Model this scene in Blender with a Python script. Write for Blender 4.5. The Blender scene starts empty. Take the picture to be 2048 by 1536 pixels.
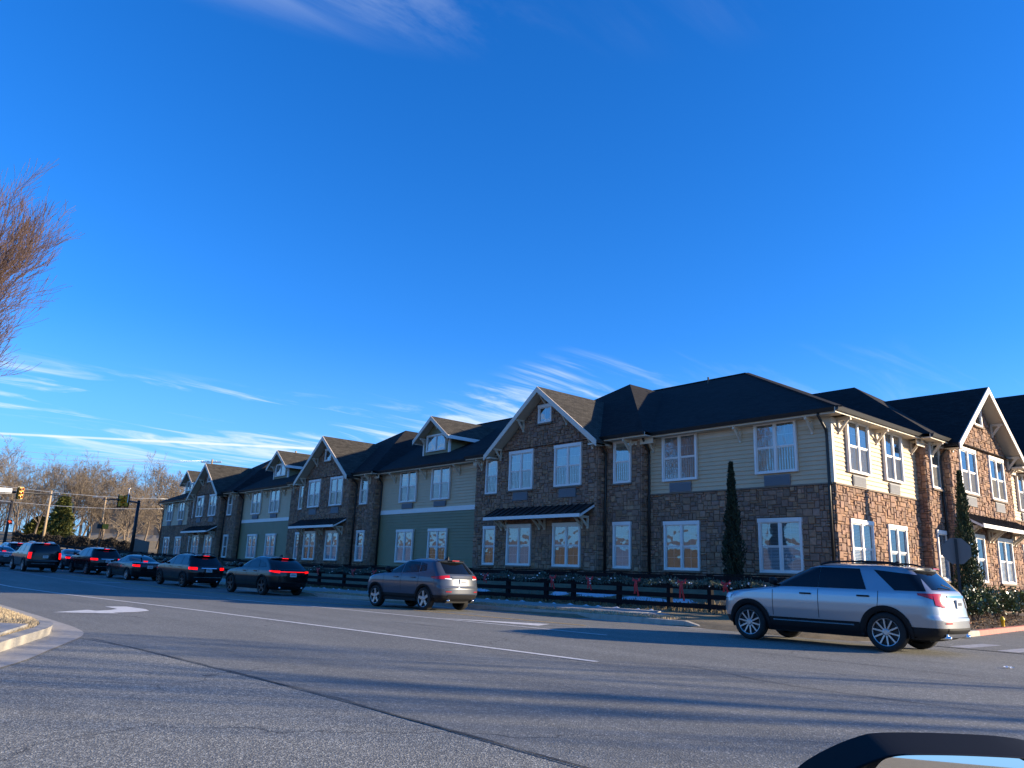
import bpy, bmesh, math, random
import numpy as np
from mathutils import Vector, Matrix
R_ = math.radians
rnd = random.Random(7)
SC = bpy.context.scene
COL = SC.collection

# ------------------------------------------------------------------ camera
F_PX, CX, CY, CAM_H = 1540.0, 1024.0, 768.0, 1.23
_u = np.array([1270.0 - CX, 5500.0 + CY, F_PX]); _u /= np.linalg.norm(_u)
def _hor(x): return CY + (_u[0] * (x - CX) + _u[2] * F_PX) / _u[1]
_d = np.array([-314.0 - CX, -(_hor(-314.0) - CY), F_PX]); _d /= np.linalg.norm(_d)
_X = -_d; _Z = _u; _Y = -np.cross(_Z, _X)
RC = np.array([_X, _Y, _Z])                      # camera (right, up, forward) -> world
cam = bpy.data.cameras.new('camera'); camo = bpy.data.objects.new('camera', cam); COL.objects.link(camo)
m3 = Matrix([[RC[i][0], RC[i][1], -RC[i][2]] for i in range(3)])
camo.matrix_world = Matrix.Translation((0, 0, CAM_H)) @ m3.to_4x4()
cam.sensor_width = 36.0; cam.lens = F_PX / 2048.0 * 36.0; cam.clip_start = 0.05; cam.clip_end = 5000
SC.camera = camo

# ------------------------------------------------------------------ sky, sun, exposure
SUN_AZ, SUN_EL = 44.5, 13.8                       # azimuth from +X towards +Y
SC.view_settings.view_transform = 'Standard'; SC.view_settings.look = 'None'
SC.view_settings.exposure = 1.72; SC.view_settings.gamma = 1.0
sd = Vector((math.cos(R_(SUN_AZ)) * math.cos(R_(SUN_EL)), math.sin(R_(SUN_AZ)) * math.cos(R_(SUN_EL)), math.sin(R_(SUN_EL))))
sl = bpy.data.lights.new('sun', 'SUN'); sl.energy = 3.5; sl.angle = R_(0.5); sl.color = (1.0, 0.82, 0.58)
so = bpy.data.objects.new('sun', sl); COL.objects.link(so); so.location = sd * 100
so.rotation_euler = (-sd).to_track_quat('-Z', 'Y').to_euler()
W = bpy.data.worlds.new('World'); SC.world = W; W.use_nodes = True
CLX, CLY = 9.3, 6.1
def build_sky():
    nt = W.node_tree; N = nt.nodes; L = nt.links; N.clear()
    out = N.new('ShaderNodeOutputWorld'); bg = N.new('ShaderNodeBackground'); bg.inputs['Strength'].default_value = 0.063
    sky = N.new('ShaderNodeTexSky'); sky.sky_type = 'NISHITA'; sky.sun_disc = False
    sky.sun_elevation = R_(SUN_EL); sky.sun_rotation = R_(90 - SUN_AZ); sky.air_density = 1.0; sky.dust_density = 0.25; sky.ozone_density = 2.2
    hs = N.new('ShaderNodeHueSaturation'); hs.inputs['Saturation'].default_value = 1.10; hs.inputs['Value'].default_value = 1.0
    ti = N.new('ShaderNodeVectorMath'); ti.operation = 'MULTIPLY'; ti.inputs[1].default_value = (.54, .88, 1.52); L.new(sky.outputs[0], ti.inputs[0])
    L.new(ti.outputs[0], hs.inputs['Color'])
    hs.inputs['Hue'].default_value = .500
    tc = N.new('ShaderNodeTexCoord'); sep = N.new('ShaderNodeSeparateXYZ'); L.new(tc.outputs['Generated'], sep.inputs[0])
    def mth(op, a, b=None, c=None):
        n = N.new('ShaderNodeMath'); n.operation = op
        for i, v in enumerate((a, b, c)):
            if v is None: continue
            if isinstance(v, (int, float)): n.inputs[i].default_value = v
            else: L.new(v, n.inputs[i])
        return n.outputs[0]
    def mapr(v, a, b, c=0.0, d=1.0):
        n = N.new('ShaderNodeMapRange'); n.interpolation_type = 'SMOOTHSTEP'; L.new(v, n.inputs[0])
        for i, q in enumerate((a, b, c, d)): n.inputs[i + 1].default_value = q
        return n.outputs[0]
    z = mth('MAXIMUM', sep.outputs[2], 0.02)
    zz = mth('ADD', z, 0.10)
    px = mth('DIVIDE', sep.outputs[0], zz); py = mth('DIVIDE', sep.outputs[1], zz)
    cmb = N.new('ShaderNodeCombineXYZ'); L.new(px, cmb.inputs[0]); L.new(py, cmb.inputs[1])
    mp = N.new('ShaderNodeMapping'); mp.inputs['Rotation'].default_value = (0, 0, R_(-33)); mp.inputs['Scale'].default_value = (2.5, .72, 1); mp.inputs['Location'].default_value = (CLX, CLY, 0)
    L.new(cmb.outputs[0], mp.inputs[0])
    n1 = N.new('ShaderNodeTexNoise'); n1.inputs['Scale'].default_value = 1.7; n1.inputs['Detail'].default_value = 10; n1.inputs['Roughness'].default_value = 0.60; n1.inputs['Distortion'].default_value = 1.1
    L.new(mp.outputs[0], n1.inputs[0])
    n2 = N.new('ShaderNodeTexNoise'); n2.inputs['Scale'].default_value = 0.8; n2.inputs['Detail'].default_value = 2
    L.new(cmb.outputs[0], n2.inputs[0])
    ze = mth('SUBTRACT', sep.outputs[2], mapr(sep.outputs[0], -0.84, -0.68, 0.0, 0.07))
    band = mapr(ze, 0.085, 0.135); band2 = mapr(ze, 0.185, 0.222, 1.0, 0.0)
    hi = mapr(sep.outputs[2], 0.585, 0.635, 0.0, 0.30)
    zone = mth('MULTIPLY', mth('ADD', mth('MULTIPLY', band, band2), hi), mapr(sep.outputs[0], -0.74, -0.56, 1.0, 0.12))
    dens = mth('ADD', n1.outputs[0], mth('MULTIPLY', mth('SUBTRACT', n2.outputs[0], 0.5), 0.55))
    cl = mth('MULTIPLY', mapr(dens, 0.48, 0.72), zone)
    cl = mth('MULTIPLY', cl, 0.72)
    # contrail: thin great-circle band, ends behind the roofs
    a = RC @ np.array([0 - CX, -(867 - CY), F_PX]); b = RC @ np.array([620 - CX, -(897 - CY), F_PX])
    nn = np.cross(a, b); nn /= np.linalg.norm(nn)
    dot = N.new('ShaderNodeVectorMath'); dot.operation = 'DOT_PRODUCT'; L.new(tc.outputs['Generated'], dot.inputs[0]); dot.inputs[1].default_value = tuple(nn)
    ab = mth('ABSOLUTE', dot.outputs['Value'])
    tr = mth('MULTIPLY', mapr(ab, 0.0004, 0.0019, 1.0, 0.0), mapr(sep.outputs[0], -0.70, -0.80, 0.0, 0.75))
    tr = mth('MULTIPLY', tr, mapr(sep.outputs[2], 0.05, 0.10))
    cov = mth('MINIMUM', mth('ADD', cl, tr), 1.0)
    mx = N.new('ShaderNodeMix'); mx.data_type = 'RGBA'; L.new(cov, mx.inputs[0]);     lo = N.new('ShaderNodeMix'); lo.data_type = 'RGBA'; L.new(mapr(sep.outputs[2], .0, .30, .75, .0), lo.inputs[0]); L.new(hs.outputs[0], lo.inputs[6]); lo.inputs[7].default_value = (1.25, 3.1, 6.0, 1); L.new(lo.outputs[2], mx.inputs[6]); mx.inputs[7].default_value = (4.4, 5.0, 5.7, 1)
    L.new(mx.outputs[2], bg.inputs['Color']); L.new(bg.outputs[0], out.inputs[0])
build_sky()

# ------------------------------------------------------------------ helpers
def zr(x):
    return float(np.interp(x, [-320, -200, -135, -110, -95, -80, -65, -52, -40, -33, -22, -15, -8, 20], [7, 5.5, 2.9, 1.6, .95, .5, .24, .0, -.16, -.15, -.07, -.04, -.02, 0]))
def ray(x, y): return RC @ np.array([x - CX, -(y - CY), F_PX])
def at(x, y, depth):
    p = ray(x, y) * (depth / F_PX); return Vector((p[0], p[1], p[2] + CAM_H))
def onY(x, y, Y):
    d = ray(x, y); t = Y / d[1]; return Vector((d[0] * t, Y, d[2] * t + CAM_H))
def kerb(x): return 18.15 + 0.075 * (x + 16)
def fence_y(x): return 21.6 + 0.075 * (x + 16)

class MB:
    def __init__(s): s.v = []; s.f = []; s.c = []
    def quad(s, a, b, c, d): s.face([a, b, c, d])
    def face(s, pts, col=None):
        i = len(s.v); s.v += [tuple(p) for p in pts]; s.f.append(tuple(range(i, i + len(pts))))
        if col is not None: s.c.append(col)
    def hexa(s, p):                               # 8 points: bottom ring 0-3, top ring 4-7
        i = len(s.v); s.v += [tuple(q) for q in p]
        for q in ((0, 3, 2, 1), (4, 5, 6, 7), (0, 1, 5, 4), (1, 2, 6, 5), (2, 3, 7, 6), (3, 0, 4, 7)): s.f.append(tuple(i + k for k in q))
    def box(s, x0, x1, y0, y1, z0, z1):
        s.hexa([(x0, y0, z0), (x1, y0, z0), (x1, y1, z0), (x0, y1, z0), (x0, y0, z1), (x1, y0, z1), (x1, y1, z1), (x0, y1, z1)])
    def fbox(s, P, u0, u1, d0, d1, z0, z1):       # box in facade coordinates
        s.hexa([P(u0, d1, z0), P(u1, d1, z0), P(u1, d0, z0), P(u0, d0, z0), P(u0, d1, z1), P(u1, d1, z1), P(u1, d0, z1), P(u0, d0, z1)])
    def bar(s, a, b, w, h, up=(0, 0, 1)):
        a = Vector(a); b = Vector(b); t = (b - a).normalized(); up = Vector(up)
        r = t.cross(up)
        if r.length < 1e-4: r = t.cross(Vector((1, 0, 0)))
        r.normalize(); n = r.cross(t); r *= w / 2; n *= h / 2
        s.hexa([a - r - n, a + r - n, b + r - n, b - r - n, a - r + n, a + r + n, b + r + n, b - r + n])
    def tube(s, pts, rad, n=8, cap=True):
        pts = [Vector(p) for p in pts]; base = len(s.v)
        if not isinstance(rad, (list, tuple)): rad = [rad] * len(pts)
        t = (pts[1] - pts[0]).normalized(); r = t.cross(Vector((0, 0, 1)))
        if r.length < 1e-3: r = Vector((1, 0, 0))
        r.normalize()
        for i, p in enumerate(pts):
            if i == 0: t = (pts[1] - p).normalized()
            elif i == len(pts) - 1: t = (p - pts[i - 1]).normalized()
            else: t = ((pts[i + 1] - p).normalized() + (p - pts[i - 1]).normalized()).normalized()
            r = (r - t * r.dot(t)).normalized(); q = t.cross(r)
            for k in range(n):
                a = 2 * math.pi * k / n; s.v.append(tuple(p + (r * math.cos(a) + q * math.sin(a)) * rad[i]))
        for i in range(len(pts) - 1):
            for k in range(n):
                k2 = (k + 1) % n; s.f.append((base + i * n + k, base + i * n + k2, base + (i + 1) * n + k2, base + (i + 1) * n + k))
        if cap:
            s.f.append(tuple(base + k for k in range(n))[::-1]); s.f.append(tuple(base + (len(pts) - 1) * n + k for k in range(n)))
    def lathe(s, prof, n=32, axis='y', closed=False):   # prof: (radius, offset along axis)
        base = len(s.v)
        for (r, o) in prof:
            for k in range(n):
                a = 2 * math.pi * k / n; c, q = r * math.cos(a), r * math.sin(a)
                s.v.append({'y': (c, o, q), 'z': (c, q, o), 'x': (o, c, q)}[axis])
        for i in range(len(prof) - 1 + (1 if closed else 0)):
            j = (i + 1) % len(prof)
            for k in range(n):
                k2 = (k + 1) % n; s.f.append((base + i * n + k, base + i * n + k2, base + j * n + k2, base + j * n + k))
    def grid(s, fn, nu, nv):
        base = len(s.v)
        for j in range(nv + 1):
            for i in range(nu + 1): s.v.append(tuple(fn(i / nu, j / nv)))
        for j in range(nv):
            for i in range(nu):
                a = base + j * (nu + 1) + i; s.f.append((a, a + 1, a + nu + 2, a + nu + 1))
    def build(s, name, mat, parent=None, smooth=False, kind=None, label=None, fix=False):
        me = bpy.data.meshes.new(name); me.from_pydata(s.v, [], s.f); me.update()
        if fix:
            bm = bmesh.new(); bm.from_mesh(me); bmesh.ops.recalc_face_normals(bm, faces=bm.faces); bm.to_mesh(me); bm.free()
        if s.c:
            at_ = me.color_attributes.new('tint', 'FLOAT_COLOR', 'CORNER'); arr = []
            for fi, f in enumerate(s.f): arr += list(s.c[fi]) * len(f)
            at_.data.foreach_set('color', arr)
        if smooth: me.polygons.foreach_set('use_smooth', [True] * len(me.polygons))
        me.materials.append(mat); o = bpy.data.objects.new(name, me); COL.objects.link(o)
        if parent is not None:
            o.parent = parent
            if parent.type == 'EMPTY' and parent.get('_w'): o.matrix_parent_inverse = Matrix.Translation(-parent.location)
        if kind: o['kind'] = kind
        if label: o['label'] = label
        return o
def tag(o, label, cat, group=None, kind=None):
    o['label'] = label; o['category'] = cat
    if group: o['group'] = group
    if kind: o['kind'] = kind
    return o
WROOTS = []
def thing(name, label, cat, loc=(0, 0, 0), rz=0.0, group=None, world=False):   # world=True: children are built in world coordinates
    o = bpy.data.objects.new(name, None); COL.objects.link(o); o.empty_display_size = .3
    o.location = loc; o.rotation_euler = (0, 0, rz); tag(o, label, cat, group)
    if world: o['_w'] = 1; WROOTS.append(o)
    return o
def struct(o): o['kind'] = 'structure'; return o
def copy_tree(o, parent=None):
    c = o.copy(); COL.objects.link(c)
    if parent is not None: c.parent = parent
    for ch in o.children: copy_tree(ch, c)
    return c

# ------------------------------------------------------------------ materials
def mat(name, col, rough=.6, metal=0., var=0., scale=6., bump=0., bscale=40., coat=0., spec=.5, tint=False, emit=None, est=0., obj=True, aniso=None, island=0.):
    m = bpy.data.materials.new(name); m.use_nodes = True; nt = m.node_tree; N = nt.nodes; L = nt.links; b = N['Principled BSDF']
    b.inputs['Roughness'].default_value = rough; b.inputs['Metallic'].default_value = metal
    b.inputs['Coat Weight'].default_value = coat; b.inputs['Coat Roughness'].default_value = .04; b.inputs['Specular IOR Level'].default_value = spec
    base = None
    if tint:
        a = N.new('ShaderNodeVertexColor'); a.layer_name = 'tint'; base = a.outputs[0]
    tc = N.new('ShaderNodeTexCoord')
    vec = tc.outputs['Object']
    if aniso:
        mp = N.new('ShaderNodeMapping'); mp.inputs['Scale'].default_value = aniso; L.new(vec, mp.inputs[0]); vec = mp.outputs[0]
    if var > 0:
        n = N.new('ShaderNodeTexNoise'); n.inputs['Scale'].default_value = scale; n.inputs['Detail'].default_value = 6; n.inputs['Roughness'].default_value = .65; L.new(vec, n.inputs[0])
        mr = N.new('ShaderNodeMapRange'); mr.inputs[1].default_value = .25; mr.inputs[2].default_value = .75; mr.inputs[3].default_value = 1 - var; mr.inputs[4].default_value = 1 + var; L.new(n.outputs[0], mr.inputs[0])
        fac = mr.outputs[0]
        if island > 0:
            g = N.new('ShaderNodeNewGeometry'); m2 = N.new('ShaderNodeMapRange'); m2.inputs[3].default_value = 1 - island; m2.inputs[4].default_value = 1 + island; L.new(g.outputs['Random Per Island'], m2.inputs[0])
            mm = N.new('ShaderNodeMath'); mm.operation = 'MULTIPLY'; L.new(fac, mm.inputs[0]); L.new(m2.outputs[0], mm.inputs[1]); fac = mm.outputs[0]
        mx = N.new('ShaderNodeVectorMath'); mx.operation = 'SCALE'
        if base is not None: L.new(base, mx.inputs[0])
        else: mx.inputs[0].default_value = col[:3]
        L.new(fac, mx.inputs['Scale']); L.new(mx.outputs[0], b.inputs['Base Color'])
    elif base is not None: L.new(base, b.inputs['Base Color'])
    else: b.inputs['Base Color'].default_value = (*col, 1)
    if bump > 0:
        n = N.new('ShaderNodeTexNoise'); n.inputs['Scale'].default_value = bscale; n.inputs['Detail'].default_value = 4; L.new(vec, n.inputs[0])
        bp = N.new('ShaderNodeBump'); bp.inputs['Strength'].default_value = bump; bp.inputs['Distance'].default_value = .02; L.new(n.outputs[0], bp.inputs['Height']); L.new(bp.outputs[0], b.inputs['Normal'])
    if emit: b.inputs['Emission Color'].default_value = (*emit, 1); b.inputs['Emission Strength'].default_value = est
    return m

def asphalt(name, dark, light, scale, amount, wear):
    m = bpy.data.materials.new(name); m.use_nodes = True; nt = m.node_tree; N = nt.nodes; L = nt.links; b = N['Principled BSDF']
    b.inputs['Roughness'].default_value = .82; b.inputs['Specular IOR Level'].default_value = .35
    tc = N.new('ShaderNodeTexCoord')
    v = N.new('ShaderNodeTexVoronoi'); v.inputs['Scale'].default_value = scale; L.new(tc.outputs['Object'], v.inputs[0])
    sx = N.new('ShaderNodeSeparateColor'); L.new(v.outputs['Color'], sx.inputs[0])
    mr = N.new('ShaderNodeMapRange'); mr.inputs[1].default_value = 1 - amount; mr.inputs[2].default_value = 1.0; L.new(sx.outputs[0], mr.inputs[0])
    n = N.new('ShaderNodeTexNoise'); n.inputs['Scale'].default_value = .55; n.inputs['Detail'].default_value = 7; n.inputs['Roughness'].default_value = .62
    mp = N.new('ShaderNodeMapping'); mp.inputs['Scale'].default_value = (.28, 1.6, 1); mp.inputs['Rotation'].default_value = (0, 0, R_(-5.7)); L.new(tc.outputs['Object'], mp.inputs[0]); L.new(mp.outputs[0], n.inputs[0])
    mw = N.new('ShaderNodeMapRange'); mw.inputs[1].default_value = .3; mw.inputs[2].default_value = .7; mw.inputs[3].default_value = 1 - wear; mw.inputs[4].default_value = 1 + wear; L.new(n.outputs[0], mw.inputs[0])
    f = N.new('ShaderNodeTexNoise'); f.inputs['Scale'].default_value = 14; f.inputs['Detail'].default_value = 8; f.inputs['Roughness'].default_value = .8; L.new(tc.outputs['Object'], f.inputs[0])
    mf = N.new('ShaderNodeMapRange'); mf.inputs[1].default_value = .3; mf.inputs[2].default_value = .7; mf.inputs[3].default_value = .72; mf.inputs[4].default_value = 1.28; L.new(f.outputs[0], mf.inputs[0])
    mx = N.new('ShaderNodeMix'); mx.data_type = 'RGBA'; L.new(mr.outputs[0], mx.inputs[0]); mx.inputs[6].default_value = (*dark, 1); mx.inputs[7].default_value = (*light, 1)
    q = N.new('ShaderNodeMath'); q.operation = 'MULTIPLY'; L.new(mw.outputs[0], q.inputs[0]); L.new(mf.outputs[0], q.inputs[1])
    cn = N.new('ShaderNodeTexNoise'); cn.inputs['Scale'].default_value = 1.3; cn.inputs['Detail'].default_value = 5; L.new(tc.outputs['Object'], cn.inputs[0])
    ca_ = N.new('ShaderNodeVectorMath'); ca_.operation = 'SCALE'; ca_.inputs['Scale'].default_value = .9; L.new(cn.outputs['Color'], ca_.inputs[0])
    cb = N.new('ShaderNodeVectorMath'); L.new(tc.outputs['Object'], cb.inputs[0]); L.new(ca_.outputs[0], cb.inputs[1])
    cv = N.new('ShaderNodeTexVoronoi'); cv.feature = 'DISTANCE_TO_EDGE'; cv.inputs['Scale'].default_value = .21; L.new(cb.outputs[0], cv.inputs[0])
    c1 = N.new('ShaderNodeMapRange'); c1.inputs[1].default_value = .0015; c1.inputs[2].default_value = .0045; c1.inputs[3].default_value = .45; c1.inputs[4].default_value = 0; L.new(cv.outputs[0], c1.inputs[0])
    c2 = N.new('ShaderNodeTexNoise'); c2.inputs['Scale'].default_value = .18; c2.inputs['Detail'].default_value = 2; L.new(tc.outputs['Object'], c2.inputs[0])
    c3 = N.new('ShaderNodeMapRange'); c3.inputs[1].default_value = .50; c3.inputs[2].default_value = .58; L.new(c2.outputs[0], c3.inputs[0])
    c4 = N.new('ShaderNodeMath'); c4.operation = 'MULTIPLY'; L.new(c1.outputs[0], c4.inputs[0]); L.new(c3.outputs[0], c4.inputs[1])
    c5 = N.new('ShaderNodeMath'); c5.operation = 'SUBTRACT'; c5.inputs[0].default_value = 1; L.new(c4.outputs[0], c5.inputs[1])
    q2 = N.new('ShaderNodeMath'); q2.operation = 'MULTIPLY'; L.new(q.outputs[0], q2.inputs[0]); L.new(c5.outputs[0], q2.inputs[1]); q = q2
    sc = N.new('ShaderNodeVectorMath'); sc.operation = 'SCALE'; L.new(mx.outputs[2], sc.inputs[0]); L.new(q.outputs[0], sc.inputs['Scale']); L.new(sc.outputs[0], b.inputs['Base Color'])
    bp = N.new('ShaderNodeBump'); bp.inputs['Strength'].default_value = .55; bp.inputs['Distance'].default_value = .006; L.new(v.outputs['Distance'], bp.inputs['Height']); L.new(bp.outputs[0], b.inputs['Normal'])
    return m

def glass(name, tintc, refl, wav=0.0, wscale=3.0):
    m = bpy.data.materials.new(name); m.use_nodes = True; nt = m.node_tree; N = nt.nodes; L = nt.links; N.clear()
    out = N.new('ShaderNodeOutputMaterial'); tr = N.new('ShaderNodeBsdfTransparent'); tr.inputs[0].default_value = (*tintc, 1)
    gl = N.new('ShaderNodeBsdfGlossy'); gl.inputs['Roughness'].default_value = .01; gl.inputs[0].default_value = (.92, .96, 1, 1)
    fr = N.new('ShaderNodeFresnel'); fr.inputs[0].default_value = 1.5
    mr = N.new('ShaderNodeMapRange'); mr.inputs[1].default_value = .04; mr.inputs[2].default_value = 1; mr.inputs[3].default_value = refl; mr.inputs[4].default_value = 1; L.new(fr.outputs[0], mr.inputs[0])
    mx = N.new('ShaderNodeMixShader'); L.new(mr.outputs[0], mx.inputs[0]); L.new(tr.outputs[0], mx.inputs[1]); L.new(gl.outputs[0], mx.inputs[2]); L.new(mx.outputs[0], out.inputs[0])
    if wav:
        tc = N.new('ShaderNodeTexCoord'); n = N.new('ShaderNodeTexNoise'); n.inputs['Scale'].default_value = wscale; n.inputs['Detail'].default_value = 1; L.new(tc.outputs['Object'], n.inputs[0])
        bp = N.new('ShaderNodeBump'); bp.inputs['Strength'].default_value = wav; bp.inputs['Distance'].default_value = .05; L.new(n.outputs[0], bp.inputs['Height']); L.new(bp.outputs[0], gl.inputs['Normal'])
    return m

def shingle(name, col):
    m = mat(name, col, .95, var=.3, scale=5, bump=.5, bscale=14, spec=.2); nt = m.node_tree; N = nt.nodes; L = nt.links; b = N['Principled BSDF']
    tc = N.new('ShaderNodeTexCoord'); sp = N.new('ShaderNodeSeparateXYZ'); L.new(tc.outputs['Object'], sp.inputs[0])
    ad = N.new('ShaderNodeMath'); ad.operation = 'ADD'; L.new(sp.outputs[0], ad.inputs[0]); L.new(sp.outputs[1], ad.inputs[1])
    cm = N.new('ShaderNodeCombineXYZ'); L.new(ad.outputs[0], cm.inputs[0]); L.new(sp.outputs[2], cm.inputs[1])
    br = N.new('ShaderNodeTexBrick'); br.inputs['Scale'].default_value = 1; br.inputs['Brick Width'].default_value = .32; br.inputs['Row Height'].default_value = .075; br.inputs['Mortar Size'].default_value = .006
    br.inputs['Color1'].default_value = (.75, .75, .75, 1); br.inputs['Color2'].default_value = (1.3, 1.3, 1.3, 1); br.inputs['Mortar'].default_value = (.4, .4, .4, 1); L.new(cm.outputs[0], br.inputs[0])
    src = b.inputs['Base Color'].links[0].from_socket; mu = N.new('ShaderNodeVectorMath'); mu.operation = 'MULTIPLY'; L.new(src, mu.inputs[0]); L.new(br.outputs[0], mu.inputs[1]); L.new(mu.outputs[0], b.inputs['Base Color'])
    return m
MT = dict(
 road=asphalt('road_asphalt', (.160, .160, .140), (.35, .345, .31), 70, .2, .17),
 apron=asphalt('apron_asphalt', (.152, .151, .132), (.47, .455, .38), 85, .42, .10),
 white=mat('road_paint', (.62, .61, .57), .7, var=.3, scale=9),
 white2=mat('worn_road_paint', (.34, .34, .34), .75, var=.45, scale=6),
 yellow=mat('yellow_paint', (.48, .31, .08), .75, var=.4, scale=5),
 crack=mat('crack_seal', (.02, .02, .022), .6),
 conc=mat('concrete', (.34, .32, .28), .85, var=.22, scale=5, bump=.3, bscale=60),
 kerb=mat('kerb_concrete', (.36, .33, .27), .85, var=.25, scale=4, bump=.3, bscale=50),
 redkerb=mat('red_kerb', (.42, .14, .10), .75, var=.25, scale=5),
 tile=mat('tactile_tile', (.30, .23, .13), .8, var=.15),
 soil=mat('soil', (.10, .075, .05), .95, var=.4, scale=3, bump=.8, bscale=20),
 lawn=mat('dormant_lawn', (.20, .155, .085), .95, var=.35, scale=2.5, bump=.9, bscale=45),
 straw=mat('dormant_grass', (.44, .35, .22), .9, var=.3, scale=3, island=.35),
 verge=mat('verge_turf', (.36, .28, .165), .95, var=.3, scale=5, bump=.9, bscale=45),
 mulch=mat('mulch', (.05, .035, .028), .95, var=.5, scale=14, bump=1, bscale=35),
 snow=mat('snow', (.75, .77, .8), .7, var=.12, bump=.5, bscale=18),
 stone=mat('stone', (.2, .15, .1), .92, var=.28, scale=9, bump=.55, bscale=28, tint=True),
 mortar=mat('mortar', (.15, .105, .075), .95, var=.2, scale=12),
 cream=mat('cream_siding', (.55, .405, .25), .6, var=.06, scale=2),
 green=mat('green_siding', (.205, .185, .095), .6, var=.08, scale=2),
 trim=mat('white_trim', (.74, .72, .68), .5, var=.05, scale=3),
 rake=mat('rake_trim', (.62, .55, .46), .55, var=.06, scale=3),
 trimc=mat('cream_trim', (.60, .53, .42), .55, var=.06, scale=3),
 soffit=mat('soffit', (.50, .44, .35), .7),
 sill=mat('sill_stone', (.20, .15, .11), .85, var=.2),
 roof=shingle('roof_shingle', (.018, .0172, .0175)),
 roofl=shingle('sunlit_slope_shingle', (.050, .046, .039)),  # lighter copy of the roof shingle, sunlight put into the right slopes' colour
 gutter=mat('dark_gutter', (.012, .011, .010), .45),
 metalroof=mat('standing_seam', (.016, .017, .018), .4),
 grille=mat('ac_grille', (.16, .165, .175), .6),
 blind=mat('blind', (.62, .63, .62), .7),
 curtain=mat('curtain', (.36, .34, .30), .8, var=.25, scale=6, aniso=(14, 14, .3)),
 curtaint=mat('tan_curtain', (.38, .33, .25), .8, var=.35, scale=6, aniso=(12, 12, .3)),
 dark=mat('dark_room', (.02, .022, .025), .8),
 pane=glass('window_glass', (.80, .84, .86), .20, .12, 2.2),
 panel=glass('lower_window_glass', (.74, .78, .80), .18, .16, 2.6),
 fence=mat('fence_black', (.012, .012, .014), .9, var=.3, scale=4, spec=.1),
 garl=mat('garland', (.05, .085, .065), .7, var=.4, scale=8, island=.5),
 bow=mat('red_ribbon', (.42, .012, .018), .55, var=.15),
 bulb=mat('bulb', (.75, .78, .8), .3),
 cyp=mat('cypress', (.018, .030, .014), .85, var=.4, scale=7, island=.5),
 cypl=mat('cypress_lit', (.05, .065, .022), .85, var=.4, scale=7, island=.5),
 shrub=mat('shrub_leaf', (.055, .085, .03), .32, var=.3, island=.6, spec=.7),
 pine=mat('pine_needles', (.12, .125, .025), .8, var=.4, island=.5),
 bark=mat('bark', (.15, .115, .085), .9, var=.35, scale=5),
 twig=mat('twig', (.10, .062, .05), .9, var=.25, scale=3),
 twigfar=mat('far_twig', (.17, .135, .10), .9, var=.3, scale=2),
 pole=mat('pole_black', (.014, .014, .015), .5),
 wood=mat('utility_wood', (.34, .25, .15), .9, var=.25, scale=3, aniso=(6, 6, .5)),
 galv=mat('galvanised', (.5, .52, .54), .45, metal=.6),
 sigy=mat('signal_yellow', (.90, .36, .02), .5),
 lens=mat('dark_lens', (.03, .01, .01), .2),
 hand=mat('hand_signal', (.4, .02, .01), .4, emit=(1, .12, .03), est=1.0),
 signw=mat('sign_white', (.72, .74, .76), .5),
 signbk=mat('sign_back', (.17, .145, .13), .5, var=.08),
 barrelo=mat('barrel_orange', (.75, .17, .05), .5), barrelw=mat('barrel_white', (.8, .78, .72), .5),
 ware=mat('warehouse_wall', (.34, .265, .185), .85, var=.12, scale=.3), ware2=mat('warehouse_base', (.46, .40, .32), .85, var=.08, scale=.5),
 bank=mat('bank_brush', (.045, .036, .026), .95, var=.5, scale=1.2, bump=1, bscale=6),
 wfence=mat('wood_fence', (.10, .085, .07), .9, var=.25, scale=1.5),
 silver=mat('silver_paint', (.37, .38, .395), .32, metal=.75, coat=.7),
 grey=mat('grey_paint', (.048, .060, .084), .34, metal=.2, coat=.6),
 black=mat('black_paint', (.005, .0055, .006), .25, coat=.4, spec=.3),
 bluegrey=mat('slate_paint', (.03, .034, .042), .25, metal=.4, coat=.5),
 pgrey=mat('pale_grey_paint', (.11, .115, .12), .25, metal=.5, coat=1.0),
 pwhite=mat('white_paint', (.6, .61, .62), .3, coat=1.0),
 clad=mat('black_plastic', (.010, .010, .011), .6, spec=.25),
 tint=mat('tinted_glass', (.004, .005, .006), .04, spec=.42),
 tyre=mat('tyre_rubber', (.012, .012, .012), .85), rim=mat('alloy', (.42, .43, .44), .3, metal=.85), rimd=mat('dark_alloy', (.06, .06, .065), .3, metal=.8), rimback=mat('backing_dark', (.015, .015, .016), .6),
 chrome=mat('chrome', (.75, .76, .78), .12, metal=1.0),
 red=mat('tail_red', (.42, .008, .01), .15, coat=.6), redon=mat('tail_red_lit', (.35, .004, .004), .3, emit=(1, .004, .004), est=.62, spec=.2), amber=mat('amber_lit', (.6, .2, .02), .2, emit=(1, .30, .03), est=1.4),
 clear=mat('lamp_clear', (.7, .72, .75), .1, coat=.6), plate=mat('plate', (.58, .6, .58), .4), plateink=mat('plate_ink', (.06, .08, .12), .5),
 under=mat('underbody', (.006, .006, .006), .9),
 mirblk=mat('mirror_black', (.006, .006, .0065), .7, spec=.12), mirror=mat('mirror_glass', (.85, .88, .9), .01, metal=1.0), hydy=mat('yellow_plastic', (.75, .5, .02), .4), deadleaf=mat('dead_leaf', (.22, .12, .05), .9, island=.4, var=.1))

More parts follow.
